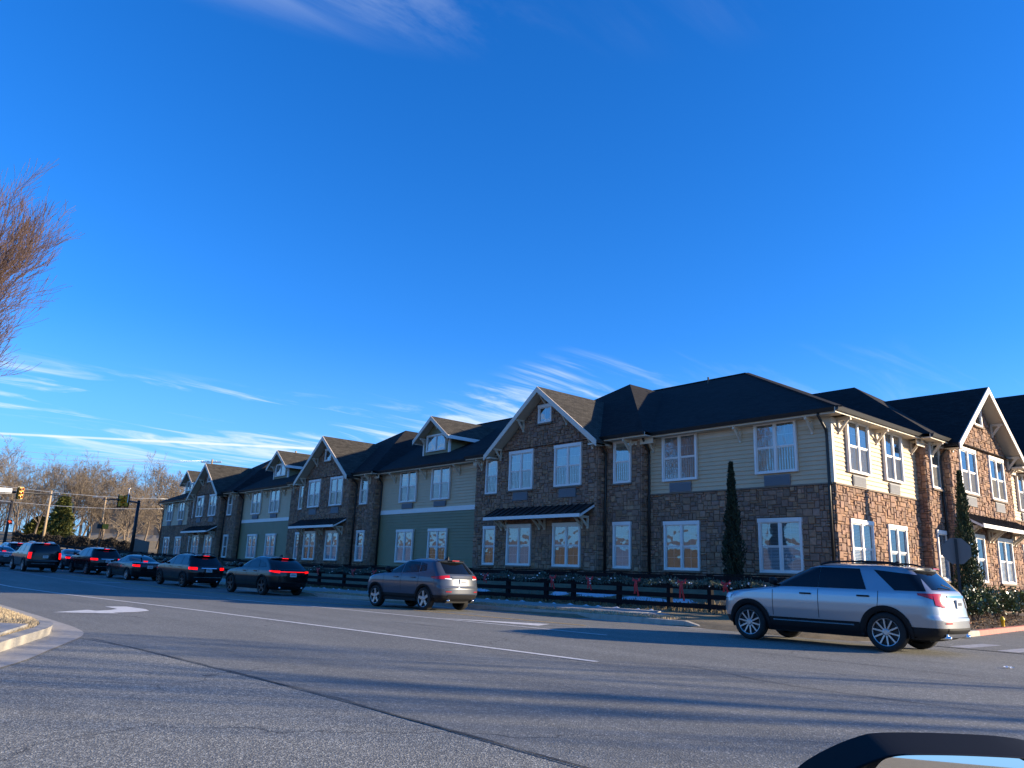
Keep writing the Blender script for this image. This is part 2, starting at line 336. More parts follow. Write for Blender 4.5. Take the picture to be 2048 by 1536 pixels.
# ================================================================== GROUND, ROAD, KERBS
def side_x(y): return -8.45 - 0.12 * (y - 21)         # left kerb line of the side street
def zground(x, y):
    k = kerb(x); b = zr(x)
    if x > side_x(y) - .3 and y > k - 1: return b - .07
    if x > -13.2 and y > k + 2.2: return b - .02
    if y < k: 
        if y < -6: return b - .07 + min(1, (-6 - y) / 26) * 1.2 + max(0, (-32 - y)) * .05  # unseen rise behind the camera, added so lower windows reflect tan ground
        return b - .07
    fz = b + .30
    fy = fence_y(x)
    if y < fy: return b + .10 + (y - k) / (fy - k) * .20
    t = min(1, (y - fy) / max(.5, 24.6 - fy)); t = t * t * (3 - 2 * t)
    return fz + (max(.95, fz) - fz) * t
def ground():
    xs = list(np.arange(-320, -100, 8.)) + list(np.arange(-100, 10, 1.)) + list(np.arange(10, 121, 6.))
    ys = list(np.arange(-220, -32, 8.)) + list(np.arange(-32, 0, 2.)) + list(np.arange(0, 30, .6)) + list(np.arange(30, 221, 6.))
    b = MB(); nx = len(xs)
    for y in ys:
        for x in xs: b.v.append((x, y, zground(x, y)))
    for j in range(len(ys) - 1):
        for i in range(nx - 1):
            a = j * nx + i; b.f.append((a, a + 1, a + nx + 1, a + nx))
    return struct(b.build('ground', MT['lawn'], smooth=True))
ground()
def ynear(x):
    if x < -15.5: return 2.6
    return float(np.interp(x, [-15.5, -13.9, -7.5, -3.9, 3, 60], [2.6, 3.36, 3.9, 4.02, 4.1, 4.4]))
def strip(name, m, x0, x1, ya, yb, dz, step=1.5, kind='structure', ny=1):
    b = MB(); n = max(1, int((x1 - x0) / step)); xs = [x0 + (x1 - x0) * i / n for i in range(n + 1)]
    for x in xs:
        for j in range(ny + 1):
            y = ya(x) + (yb(x) - ya(x)) * j / ny; b.v.append((x, y, zr(x) + dz))
    for i in range(n):
        for j in range(ny):
            a = i * (ny + 1) + j; b.f.append((a, a + ny + 1, a + ny + 2, a + 1))
    o = b.build(name, m)
    if kind: o['kind'] = kind
    return o
strip('road', MT['road'], -150, 70, ynear, lambda x: kerb(x) - .40 if x < -13 else kerb(x) + .8, 0)
strip('gutter_pan', MT['conc'], -150, -13.2, lambda x: kerb(x) - .40, lambda x: kerb(x) + .02, .004)
strip('apron_road', MT['apron'], -16, 40, lambda x: -40, lambda x: ynear(x) + .05, -.004)
# side street
b = MB(); ys = [kerb(-8) + .6, 19.6, 20.2, 21, 24, 28, 32, 40, 60, 90]
for y in ys: b.v += [(side_x(y) - (.0 if y > 20.5 else (20.9 - y) * 1.9), y, zr(-8) + .005), (6, y, .005)]
for i in range(len(ys) - 1): b.f.append((2 * i, 2 * i + 1, 2 * i + 3, 2 * i + 2))
struct(b.build('side_street', MT['road']))
# seam and cracks
def ribbon(name, m, pts, w, dz, kind='structure', jag=0):
    b = MB(); P = []
    for i in range(len(pts) - 1):
        n = max(1, int(math.dist(pts[i], pts[i + 1]) / .35))
        for k in range(n): P.append((pts[i][0] + (pts[i + 1][0] - pts[i][0]) * k / n, pts[i][1] + (pts[i + 1][1] - pts[i][1]) * k / n))
    P.append(pts[-1]); rr = random.Random(3)
    for i, p in enumerate(P):
        a = P[max(0, i - 1)]; c = P[min(len(P) - 1, i + 1)]; t = Vector((c[0] - a[0], c[1] - a[1])).normalized(); n = Vector((-t.y, t.x))
        j = rr.uniform(-jag, jag); ww = w * (1 + (rr.uniform(-.5, .5) if jag else 0)) / 2
        q = Vector(p) + n * j
        for sgn in (1, -1):
            v = q + n * sgn * ww; b.v.append((v.x, v.y, zr(v.x) + dz))
    for i in range(len(P) - 1): b.f.append((2 * i, 2 * i + 1, 2 * i + 3, 2 * i + 2))
    o = b.build(name, m)
    if kind: o['kind'] = kind
    return o
ribbon('pavement_seam', MT['crack'], [(-14.2, 3.30), (-11, 3.63), (-7.5, 3.92), (-3.9, 4.04), (3, 4.12)], .016, .005, jag=.022)
ribbon('pavement_crack', MT['crack'], [(-8.6, 13.2), (-6.5, 13.2), (-4.2, 13.4), (-1, 13.5)], .02, .005, jag=.04)
ribbon('pavement_crack', MT['crack'], [(-7.5, 10.0), (-5.5, 9.4), (-3.4, 9.6), (-1, 9.4)], .016, .005, jag=.05)
ribbon('pavement_crack', MT['crack'], [(-17, 10.6), (-15.5, 10.9), (-14.8, 10.9)], .03, .005, jag=.03)
# markings
def line(name, label, m, x0, y0, x1, w=.12):
    o = ribbon(name, m, [(x0, y0), (x1, y0 + .1 * (x1 - x0))], w, .006, None); o['kind'] = 'structure'; return o
line('lane_line', '', MT['white'], -60, 8.83 - .1 * 51.5 + .15, -8.5, .14)
line('lane_line', '', MT['white'], -30, 13.2 - .1 * 17.7 + .1, -12.3, .12)
line('lane_line', '', MT['white2'], -75, 13.2 - .1 * 62.7 + .1, -30, .12)
line('centre_line', '', MT['yellow'], -62, 15.33 - .1 * 47 - .05, -14.9, .13)
line('lane_line', '', MT['white2'], -75, 11.35 - .1 * 25, -50, .1)
def decal(name, m, pts, dz=.007):
    b = MB(); b.face([(x, y, zr(x) + dz) for x, y in pts]); o = b.build(name, m); o['kind'] = 'structure'; return o
decal('turn_arrow', MT['white'], [(-21.15, 4.0), (-22.15, 4.95), (-21.75, 5.05), (-22.05, 5.45), (-22.6, 5.75), (-23.9, 5.75), (-23.9, 6.3), (-22.5, 6.42), (-21.75, 6.3), (-21.2, 5.85), (-20.95, 5.25), (-20.6, 5.3)][::-1])
decal('turn_arrow', MT['white'], [(-18.3, 12.75), (-16.9, 13.25), (-15.05, 13.75), (-15.5, 14.55), (-17.0, 13.55)])
decal('turn_arrow', MT['white2'], [(-46.9, 9.4), (-46.3, 10.4), (-46.0, 11.8), (-46.7, 11.8), (-46.8, 10.6)])
for k in range(6):                                    # crosswalk bars across the side street
    x = -7.6 + k * 1.0
    decal('crosswalk_bar', MT['white2'], [(x, 19.6), (x + .42, 19.6), (x + .42, 21.7), (x, 21.7)], .010)
# far kerb, pieces of about 3 m
kb = thing('kerb', 'long concrete kerb between the road and the far verge', 'kerb', (-40, kerb(-40), zr(-40)), world=True)
x = -110.0
while x < -13.5:
    x1 = min(-13.4, x + 3.0); b = MB(); r = .15
    if x > -15.5: z1a, z1b = .15, .02
    else: z1a = z1b = .15
    g = .012
    b.hexa([(x + g, kerb(x), zr(x) - .1), (x1, kerb(x1), zr(x1) - .1), (x1, kerb(x1) + r, zr(x1) - .1), (x + g, kerb(x) + r, zr(x) - .1),
            (x + g, kerb(x) + .03, zr(x) + z1a), (x1, kerb(x1) + .03, zr(x1) + z1b), (x1, kerb(x1) + r, zr(x1) + z1b + .01), (x + g, kerb(x) + r, zr(x) + z1a + .01)])
    b.build('kerb_stone', MT['kerb'], kb); x = x1
# corner ramp paving, tactile tile, side-street kerb
b = MB(); b.grid(lambda u, v: (-16.5 + u * 7.9, kerb(-16.5 + u * 7.9) + .02 + v * (3.0 + .4 * u), zr(-12) + .012 + .17 * min(1, v * 1.6) * (1 - .3 * u) + (.12 if u < .15 else 0) * (1 - u / .15) * (1 - v)), 16, 8)
struct(b.build('corner_ramp', MT['conc'], smooth=True))
b = MB()
for i in range(7):
    for j in range(3): b.box(-12.3 + i * .16, -12.2 + i * .16, 18.75 + j * .16, 18.85 + j * .16, .05, .085)
b.box(-12.36, -11.2, 18.68, 19.22, .035, .062)
struct(b.build('tactile_tile', MT['tile']))
kp = [(-10.6, 19.25), (-9.6, 19.55), (-8.85, 20.1), (-8.45, 21.0)] + [(side_x(y), y) for y in (22.5, 24, 25.6)]
kp2 = [(side_x(y), y) for y in (25.6, 28, 31, 35, 40, 50, 70)]
def kerbpath(name, label, P, m, h=.15, w=.16, h0=None):
    t = thing(name, label, 'kerb', (P[0][0], P[0][1], zr(P[0][0])), world=True)
    for i in range(len(P) - 1):
        b = MB(); q = []
        for p, j in ((P[i], i), (P[i + 1], i + 1)):
            a = P[max(0, j - 1)]; c = P[min(len(P) - 1, j + 1)]; tt = Vector((c[0] - a[0], c[1] - a[1])).normalized(); n = Vector((-tt.y, tt.x))
            hh = h if not (h0 is not None and j == 0) else h0
            q.append((Vector(p), n, hh))
        (p, n, ha), (p2, n2, hb) = q; za, zb = zr(p.x), zr(p2.x)
        b.hexa([(p.x, p.y, za - .1), (p2.x, p2.y, zb - .1), (p2.x + n2.x * w, p2.y + n2.y * w, zb - .1), (p.x + n.x * w, p.y + n.y * w, za - .1),
                (p.x + n.x * .025, p.y + n.y * .025, za + ha), (p2.x + n2.x * .025, p2.y + n2.y * .025, zb + hb), (p2.x + n2.x * w, p2.y + n2.y * w, zb + hb + .01), (p.x + n.x * w, p.y + n.y * w, za + ha + .01)])
        b.build('kerb_stone', m, t, fix=True)
    return t
kerbpath('kerb', 'short grey kerb curving round the corner behind the silver car', kp, MT['kerb'], h0=.03)
kerbpath('kerb', 'red painted kerb along the side street', kp2, MT['redkerb'])
# sidewalk slabs on the far verge
sw = bpy.data.objects.new('sidewalk', None); COL.objects.link(sw); sw.location = (-40, kerb(-40) + 1.7, zr(-40)); sw['kind'] = 'structure'; sw['_w'] = 1
x = -95.0
while x < -16.6:
    x1 = min(-16.55, x + 1.5); b = MB()
    za = lambda q, d: zr(q) + .10 + d / (fence_y(q) - kerb(q)) * .20 + .035
    b.hexa([(x + .015, kerb(x) + 1.0, zr(x)), (x1, kerb(x1) + 1.0, zr(x1)), (x1, kerb(x1) + 2.5, zr(x1)), (x + .015, kerb(x) + 2.5, zr(x)),
            (x + .015, kerb(x) + 1.0, za(x, 1.0)), (x1, kerb(x1) + 1.0, za(x1, 1.0)), (x1, kerb(x1) + 2.5, za(x1, 2.5)), (x + .015, kerb(x) + 2.5, za(x, 2.5))])
    b.build('paving_slab', MT['conc'], sw); x = x1
# grass verge blades, mulch bed, snow remnants
def blades(name, label, cat, m, pts, h0, h1, w=.012):
    b = MB()
    for (x, y, z) in pts:
        a = rnd.uniform(0, 6.28); h = rnd.uniform(h0, h1); l = rnd.uniform(-.6, .6) * h; c, s_ = math.cos(a), math.sin(a)
        b.f.append((len(b.v), len(b.v) + 1, len(b.v) + 2)); b.v += [(x - c * w, y - s_ * w, z), (x + c * w, y + s_ * w, z), (x + s_ * l, y - c * l, z + h)]
    o = b.build(name, m); tag(o, label, cat, kind='stuff'); return o
b = MB()
for i in range(80):
    for j in range(3):
        q_ = lambda a, c: (lambda x, d: (x, kerb(x) + d, zground(x, kerb(x) + d) + .03))(-95 + a * 78.6 / 80, .16 + c * .84 / 3)
        b.face([q_(i, j), q_(i + 1, j), q_(i + 1, j + 1), q_(i, j + 1)])
struct(b.build('verge', MT['verge']))
pts = []
for _ in range(14000):
    x = rnd.uniform(-34, -14.6); y = kerb(x) + rnd.uniform(.17, .98); pts.append((x, y, zground(x, y) + .03))
blades('verge_grass', 'dry straw coloured grass strip along the far kerb', 'grass', MT['straw'], pts, .03, .08, .012)
pts = []
for _ in range(5000):
    x = rnd.uniform(-45, -14); y = rnd.uniform(fence_y(x) - .6, fence_y(x) + 1.2); pts.append((x, y, zground(x, y)))
blades('fence_grass', 'brown grass tufts along the foot of the black fence', 'grass', MT['lawn'], pts, .05, .16, .02)
b = MB()
bed = lambda u, v: (lambda y: (-13.2 + u * (side_x(y) - .17 + 13.2), y, .10 + .35 * (1 - u) + (.9 - .35) * max(0, .35 - u)))(20.9 + v * 50)
b.grid(bed, 8, 60); struct(b.build('mulch_bed', MT['mulch'], smooth=True))
b = MB()
for _ in range(5000):
    u, v = rnd.random(), rnd.random() ** 1.6 * .35; p = bed(u, v); a = rnd.uniform(0, 6.28); r = rnd.uniform(.02, .06); c, s_ = math.cos(a) * r, math.sin(a) * r
    dz = rnd.uniform(.0, .06); b.face([(p[0] - c, p[1] - s_, p[2] + dz), (p[0] + s_ * .5, p[1] - c * .5, p[2] + dz + .02), (p[0] + c, p[1] + s_, p[2] + .03)])
tag(b.build('mulch_chips', MT['deadleaf']), 'loose brown mulch and leaves beside the side street', 'mulch', kind='stuff')
def snow(x, y, rx, ry, label):
    b = MB(); n = 26; rr = random.Random(int(x * 31 + y * 7)); pts = []
    for k in range(n):
        a = 2 * math.pi * k / n; q = rr.uniform(.6, 1.1); pts.append((x + math.cos(a) * rx * q, y + math.sin(a) * ry * q))
    c = len(b.v); b.v.append((x, y, zground(x, y) + .055)); 
    for p in pts: b.v.append((x + (p[0] - x) * .6, y + (p[1] - y) * .6, zground(*p) + .045 + rr.uniform(-.012, .012)))
    for p in pts: b.v.append((p[0], p[1], zground(*p) - .01))
    for k in range(n):
        k2 = (k + 1) % n; b.f += [(0, 1 + k, 1 + k2), (1 + k, 1 + n + k, 1 + n + k2, 1 + k2)]
    tag(b.build('snow_patch', MT['snow'], smooth=True), label, 'snow', 'thin leftover snow by the fence')
for (px_, py_, rx, ry, lb) in [(1118, 1189, .55, .4, 'lumpy snow remnant beside the fence post left of the long patch'), (1190, 1190, 1.5, .3, 'long thin snow remnant behind the fence under the second bow'), (1290, 1200, 1.4, .22, 'narrow snow streak behind the fence right of the long patch'), (1360, 1205, .9, .15, 'small snow streak behind the fence nearest the silver car'), (960, 1182, .8, .2, 'snow streak just behind the rear of the grey car')]:
    p = None
    for it in range(40):
        yy = 21.3 + it * .1; q = onY(px_, py_, yy)
        if q.z <= zground(q.x, yy): p = (q.x, yy); break
    if p is None: q = onY(px_, py_, 22.6); p = (q.x, 22.6)
    snow(p[0], p[1], rx, ry, lb)
b = MB()
for i in range(40):                                   # crumbs of snow along the sidewalk edge
    x = -16.8 - i * .75 - rnd.uniform(0, .4); y = kerb(x) + 2.6 + rnd.uniform(-.03, .08); rx = rnd.uniform(.08, .4); n = 10; c = len(b.v); b.v.append((x, y, zground(x, y) + .06))
    for k in range(n): a = 6.2832 * k / n; q = rnd.uniform(.6, 1.1); b.v.append((x + math.cos(a) * rx * q, y + math.sin(a) * .06 * q, zground(x, y) + .0))
    for k in range(n): b.f.append((c, c + 1 + k, c + 1 + (k + 1) % n))
tag(b.build('snow_crust', MT['snow'], smooth=True), 'broken snow crust along the back edge of the far sidewalk', 'snow', kind='stuff')

# near corner: kerb, gutter, grass, ramp
NK = [(-60, 2.6), (-40, 2.75), (-28, 2.9), (-20, 3.0), (-16.8, 3.02), (-15.6, 2.95), (-14.7, 2.75), (-13.8, 2.4), (-12.6, 1.9), (-11.3, 1.35), (-10.0, .5), (-9.0, -.8), (-8.4, -3), (-8.1, -8), (-8, -20)]
def smooth(P, n=5):
    o = []
    for i in range(len(P) - 1):
        a, b_, c, d = P[max(0, i - 1)], P[i], P[i + 1], P[min(len(P) - 1, i + 2)]
        for k in range(n):
            t = k / n; o.append(tuple(.5 * (2 * b_[j] + (c[j] - a[j]) * t + (2 * a[j] - 5 * b_[j] + 4 * c[j] - d[j]) * t * t + (-a[j] + 3 * b_[j] - 3 * c[j] + d[j]) * t ** 3) for j in (0, 1)))
    return o + [P[-1]]
NK = NK[:4] + smooth(NK[4:12], 4) + NK[12:]
NKi = NK[::-1]
t = kerbpath('kerb', 'pale concrete kerb curving round the near grass corner', NKi[::-1], MT['kerb'], h=.145, w=-.17)
def offs(P, d):
    o = []
    for j, p in enumerate(P):
        a = P[max(0, j - 1)]; c = P[min(len(P) - 1, j + 1)]; tt = Vector((c[0] - a[0], c[1] - a[1])).normalized(); o.append((p[0] - tt.y * d, p[1] + tt.x * d))
    return o
go = offs(NK, .5); b = MB()
for i in range(len(NK) - 1): b.face([(*NK[i], zr(NK[i][0]) + .012), (*NK[i + 1], zr(NK[i + 1][0]) + .012), (*go[i + 1], zr(go[i + 1][0]) + .006), (*go[i], zr(go[i][0]) + .006)])
struct(b.build('near_gutter', MT['conc']))
gi = offs(NK, -.165); far = [(p[0] - (6 if p[0] > -11.5 else 0), p[1] - (9 if p[0] <= -11.5 else 5)) for i, p in enumerate(NK)]
b = MB()
for i in range(len(NK) - 1): b.face([(*gi[i + 1], zr(gi[i + 1][0]) + .145), (*gi[i], zr(gi[i][0]) + .145), (*far[i], .3), (*far[i + 1], .3)])
struct(b.build('near_lawn', MT['lawn']))
pts = []
for _ in range(42000):
    x = rnd.uniform(-27, -12.2); y0 = float(np.interp(x, [p[0] for p in gi if p[0] < -10], [p[1] for p in gi if p[0] < -10]))
    y = y0 - rnd.random() ** 1.5 * 3.2 - .02
    if x > -14.6 and y < y0 - .10 - (x + 14.6) * .0 and x > -13.9: continue
    if -14.9 < x and y < 2.0 - (x + 14.9) * .55: continue
    pts.append((x, y, zr(x) + .14 + (y0 - y) * .015))
blades('corner_grass', 'dry straw coloured grass on the near street corner', 'grass', MT['straw'], pts, .02, .055, .007)
b = MB()
ra = [(-14.6, 2.45), (-12.9, 1.82), (-11.5, 1.2), (-10.2, .4)]
for i, (p, q) in enumerate(zip(ra[:-1], ra[1:])):
    d = Vector((-.85, -1.15)); b2 = MB()
    a0, a1, c0, c1 = Vector(p), Vector(q), Vector(p) + d * 1.7, Vector(q) + d * 1.7
    e = (a1 - a0) * .012
    b2.hexa([(*(a0 + e), .0), (*(c0 + e), .0), (*c1, .0), (*a1, .0), (*(a0 + e), .165), (*(c0 + e), .185), (*c1, .185), (*a1, .165)])
    o = b2.build('ramp_slab', MT['conc'], fix=True); struct(o)
b = MB()
for _ in range(260):
    p = Vector((-11.9, 1.0)) + Vector((rnd.gauss(-.5, .35), rnd.gauss(-.15, .2))); r = .03; a = rnd.uniform(0, 6); b.face([(p.x, p.y, .19), (p.x + r * math.cos(a), p.y + r * math.sin(a), .2), (p.x - r * math.sin(a), p.y + r * math.cos(a), .215)])
tag(b.build('fallen_leaves', MT['straw']), 'scatter of yellow leaves on the near sidewalk corner', 'leaves', kind='stuff')

# ================================================================== THE BUILDING
BY, BX = 25.9, -13.3
PF = lambda u, d, z: Vector((u, BY - d, z))          # front facade: u = X, d = outwards (-Y)
PR = lambda u, d, z: Vector((BX + d, u, z))          # right facade: u = Y, d = outwards (+X)
GZ, DIV, EZ = .85, 4.68, 7.25
BLD = thing('apartment_building', 'long two storey stone and siding building with gabled bays and dark roofs', 'building', (-50, BY, GZ), world=True)
def part(b, name, m, parent=None, **k): return b.build(name, m, parent if parent is not None else BLD, **k)
WALLS = {}
def wall_part(name, m, b, **k): return part(b, name, m, **k)

STONES = []                                           # (mesh data, priority)
PAL = [(.195, .145, .105), (.170, .128, .095), (.215, .160, .112), (.150, .118, .092), (.185, .145, .112), (.205, .148, .098), (.135, .108, .088), (.178, .136, .100)]
def stones(P, u0, u1, z0, z1, d, holes, top=None, cell=.092, seed=1):
    """random ashlar packing; returns nothing, appends stones"""
    rr = random.Random(seed); nu = max(1, int(round((u1 - u0) / cell))); nz = int(round((z1 - z0) / cell)); cu = (u1 - u0) / nu; cz = (z1 - z0) / nz
    occ = [[False] * nu for _ in range(nz)]
    for (a, b_, c, e) in holes:
        for j in range(nz):
            for i in range(nu):
                if u0 + (i + .5) * cu > a and u0 + (i + .5) * cu < b_ and z0 + (j + .5) * cz > c and z0 + (j + .5) * cz < e: occ[j][i] = True
    for j in range(nz):
        for i in range(nu):
            if occ[j][i]: continue
            w = rr.choice((2, 2, 3, 3, 4)); h = rr.choice((1, 1, 2, 2, 2, 3))
            if h == 1: w = max(w, 3)
            ww = 0
            while ww < w and i + ww < nu and not occ[j][i + ww]: ww += 1
            hh = 1
            while hh < h and j + hh < nz and not any(occ[j + hh][i + k] for k in range(ww)): hh += 1
            for b_ in range(hh):
                for a in range(ww): occ[j + b_][i + a] = True
            a0, a1, c0, c1 = u0 + i * cu, u0 + (i + ww) * cu, z0 + j * cz, z0 + (j + hh) * cz
            if top is not None and (c0 > min(top(a0), top(a1)) - .05): continue
            c1t = c1
            if top is not None: c1t = min(c1, min(top(a0), top(a1)))
            STONES.append((P, a0, a1, c0, c1t, d, rr.random()))
def stone_mesh(b, s):
    P, a0, a1, c0, c1, d, q = s; rr = random.Random(int(q * 1e9)); g = .009
    e = rr.uniform(.025, .062); t = [e + rr.uniform(-.014, .014) for _ in range(4)]
    j = lambda: rr.uniform(-.006, .006); i_ = rr.uniform(.014, .026)
    o = [(a0 + g + j(), c0 + g + j()), (a1 - g + j(), c0 + g + j()), (a1 - g + j(), c1 - g + j()), (a0 + g + j(), c1 - g + j())]
    n = [(o[0][0] + i_, o[0][1] + i_), (o[1][0] - i_, o[1][1] + i_), (o[2][0] - i_, o[2][1] - i_), (o[3][0] + i_, o[3][1] - i_)]
    base = len(b.v)
    b.v += [tuple(P(u, d - .005, z)) for u, z in o] + [tuple(P(u, d + t[k] * .55, z)) for k, (u, z) in enumerate(o)] + [tuple(P(u, d + t[k], z)) for k, (u, z) in enumerate(n)]
    col = PAL[rr.randrange(len(PAL))]; f = rr.uniform(.82, 1.2); col = (col[0] * f * 1.5, col[1] * f * 1.2, col[2] * f * 1.08 * rr.uniform(.92, 1.08), 1)
    F = [(8, 9, 10, 11)] + [(r0 + k, r0 + (k + 1) % 4, r0 + 4 + (k + 1) % 4, r0 + 4 + k) for r0 in (0, 4) for k in range(4)]
    for q_ in F: b.f.append(tuple(base + k for k in q_)); b.c.append(col)

def siding(P, u0, u1, z0, z1, d, m, name='siding', pitch=.165):
    b = MB(); b.fbox(P, u0, u1, d - .12, d - .012, z0, z1); w = part(b, name, m)
    n = int(round((z1 - z0) / pitch)); p = (z1 - z0) / n
    for k in range(n):
        b = MB(); a = z0 + k * p; e = a + p + .012
        if k == n - 1: e = z1
        b.hexa([P(u0, d + .038, a), P(u1, d + .038, a), P(u1, d - .012, a), P(u0, d - .012, a), P(u0, d + .002, e), P(u1, d + .002, e), P(u1, d - .012, e), P(u0, d - .012, e)])
        part(b, 'siding_board', m, w)
    return w

def window(P, u0, u1, z0, z1, d, twin=True, style='blind', lower=False, head=True, sillm='sill', grid=True):
    b = MB(); t = .085; hh = .15 if head else .085; D = d + .075
    b.fbox(P, u0, u0 + t, d - .03, D, z0, z1 - hh); b.fbox(P, u1 - t, u1, d - .03, D, z0, z1 - hh); b.fbox(P, u0 - (.02 if head else 0), u1 + (.02 if head else 0), d - .03, D + .015, z1 - hh, z1); b.fbox(P, u0 + t, u1 - t, d - .03, D - .002, z0, z0 + .07)
    w = part(b, 'window', MT['trim'])
    if sillm:
        b = MB(); b.fbox(P, u0 - .05, u1 + .05, d - .02, d + .12, z0 - .075, z0 - .002); part(b, 'sill', MT[sillm], w)
    ui0, ui1, zi0, zi1 = u0 + t, u1 - t, z0 + .07, z1 - hh; bays = []
    if twin:
        m_ = (ui0 + ui1) / 2; b = MB(); b.fbox(P, m_ - .045, m_ + .045, d - .03, D - .01, zi0, zi1); part(b, 'mullion', MT['trim'], w); bays = [(ui0, m_ - .045), (m_ + .045, ui1)]
    else: bays = [(ui0, ui1)]
    zm = (zi0 + zi1) / 2; tall = zi1 - zi0 > 1.0
    for (a, e) in bays:
        b = MB(); s_ = .035; dd = D - .04
        segs = [(zi0, zm, dd - .02), (zm, zi1, dd)] if tall else [(zi0, zi1, dd)]
        for (c, f, q) in segs:
            b.fbox(P, a, a + s_, q - .03, q, c, f); b.fbox(P, e - s_, e, q - .03, q, c, f); b.fbox(P, a + s_, e - s_, q - .03, q, c, c + s_ * 1.1); b.fbox(P, a + s_, e - s_, q - .03, q, f - s_ * 1.1, f)
        part(b, 'sash', MT['trim'], w)
        for (c, f, q) in segs:
            b = MB(); y_ = q - .018; b.face([P(a + s_, y_, c + s_), P(e - s_, y_, c + s_), P(e - s_, y_, f - s_), P(a + s_, y_, f - s_)]); part(b, 'pane', MT['panel' if lower else 'pane'], w)
            if grid:
                b = MB(); mm = (a + e) / 2; b.fbox(P, mm - .008, mm + .008, y_ - .012, y_ - .004, c + s_, f - s_); mz = (c + f) / 2
                if tall: b.fbox(P, a + s_, mm - .008, y_ - .012, y_ - .004, mz - .008, mz + .008); b.fbox(P, mm + .008, e - s_, y_ - .012, y_ - .004, mz - .008, mz + .008)
                part(b, 'muntin', MT['trim'], w)
        # what hangs behind the glass
        y_ = d - .005; b = MB()
        if style == 'blind':
            n = int((zi1 - zi0) / .05)
            for k in range(n):
                z_ = zi0 + k * .05; b.face([P(a, y_ + .012, z_), P(e, y_ + .012, z_), P(e, y_ - .022, z_ + .043), P(a, y_ - .022, z_ + .043)])
            part(b, 'blind', MT['blind'], w)
        elif style in ('curtain', 'tan'):
            n = 14
            for k in range(n):
                a0 = a + (e - a) * k / n; a1 = a + (e - a) * (k + 1) / n; q0 = y_ + (.02 if k % 2 else -.02); q1 = y_ + (-.02 if k % 2 else .02)
                b.face([P(a0, q0, zi0), P(a1, q1, zi0), P(a1, q1, zi1), P(a0, q0, zi1)])
            part(b, 'curtain', MT['curtain' if style == 'curtain' else 'curtaint'], w)
        elif style == 'half':
            n = int((zi1 - zi0) / .05 * .55)
            for k in range(n):
                z_ = zi1 - (k + 1) * .05; b.face([P(a, y_ + .012, z_), P(e, y_ + .012, z_), P(e, y_ - .022, z_ + .043), P(a, y_ - .022, z_ + .043)])
            part(b, 'blind', MT['blind'], w)
        b = MB(); b.face([P(a - .02, d - .055, zi0 - .05), P(e + .02, d - .055, zi0 - .05), P(e + .02, d - .055, zi1 + .05), P(a - .02, d - .055, zi1 + .05)]); part(b, 'room_back', MT['dark'], w)
    return w
def ac(P, u0, u1, z0, z1, d):
    b = MB(); b.fbox(P, u0, u1, d - .02, d + .05, z0, z1)
    w = part(b, 'wall_unit', MT['grille'])
    b = MB(); n = 9
    for k in range(n):
        z_ = z0 + .04 + (z1 - z0 - .08) * k / n; b.hexa([P(u0 + .03, d + .068, z_), P(u1 - .03, d + .068, z_), P(u1 - .03, d + .05, z_), P(u0 + .03, d + .05, z_), P(u0 + .03, d + .056, z_ + .03), P(u1 - .03, d + .056, z_ + .03), P(u1 - .03, d + .05, z_ + .03), P(u0 + .03, d + .05, z_ + .03)])
    part(b, 'louver', MT['grille'], w)
def bracket(P, u, d, z, s=.55, m='trimc', hh=None):
    hh = hh or s * 1.15; w = .09; b = MB()
    b.fbox(P, u - w / 2, u + w / 2, d, d + .07, z - hh, z - .1); b.fbox(P, u - w / 2, u + w / 2, d, d + s, z - .1, z)
    b.hexa([P(u - w / 2 + .01, d + .07, z - hh + .06), P(u + w / 2 - .01, d + .07, z - hh + .06), P(u + w / 2 - .01, d + .07, z - hh + .18), P(u - w / 2 + .01, d + .07, z - hh + .18),
            P(u - w / 2 + .01, d + s - .07, z - .1), P(u + w / 2 - .01, d + s - .07, z - .1), P(u + w / 2 - .01, d + s - .2, z - .1), P(u - w / 2 + .01, d + s - .2, z - .1)])
    part(b, 'bracket', MT[m], fix=True)
def downspout(P, u, d, ztop, zb=.9, de=.62, r=.052, side=0.):
    b = MB(); b.tube([P(u + side, d + de, ztop), P(u + side, d + de, ztop - .12), P(u, d + .10, ztop - .55), P(u, d + .075, ztop - .75), P(u, d + .075, DIV + .1), P(u, d + .10, DIV - .15), P(u, d + .10, zb)], r, 8); part(b, 'downspout', MT['gutter'], smooth=True)
def eave(P, u0, u1, d, z=EZ, gut=True, s1=0., f0=0., f1=0.):
    """soffit, fascia and gutter along a horizontal eave whose wall is at d"""
    b = MB(); b.fbox(P, u0, u1 + s1, d - .3, d + .55, z - .17, z - .13); part(b, 'soffit', MT['soffit'])
    b = MB(); b.fbox(P, u0 - f0, u1 + f1, d + .55, d + .58, z - .19, z - .01); part(b, 'fascia', MT['trimc'])
    if gut:
        b = MB(); b.hexa([P(u0 - f0, d + .67, z - .13), P(u1 + f1, d + .67, z - .13), P(u1 + f1, d + .582, z - .13), P(u0 - f0, d + .582, z - .13), P(u0 - f0, d + .72, z + .0), P(u1 + f1, d + .72, z + .0), P(u1 + f1, d + .582, z + .0), P(u0 - f0, d + .582, z + .0)]); part(b, 'gutter', MT['gutter'])
    b = MB(); b.fbox(P, u0, u1, d, d + .035, z - .42, z - .175); part(b, 'frieze_board', MT['trimc'])
STY = ['blind', 'curtain', 'half', 'tan', 'blind', 'curtain']
sti = [0]
def sty(): sti[0] += 1; return STY[sti[0] % len(STY)]

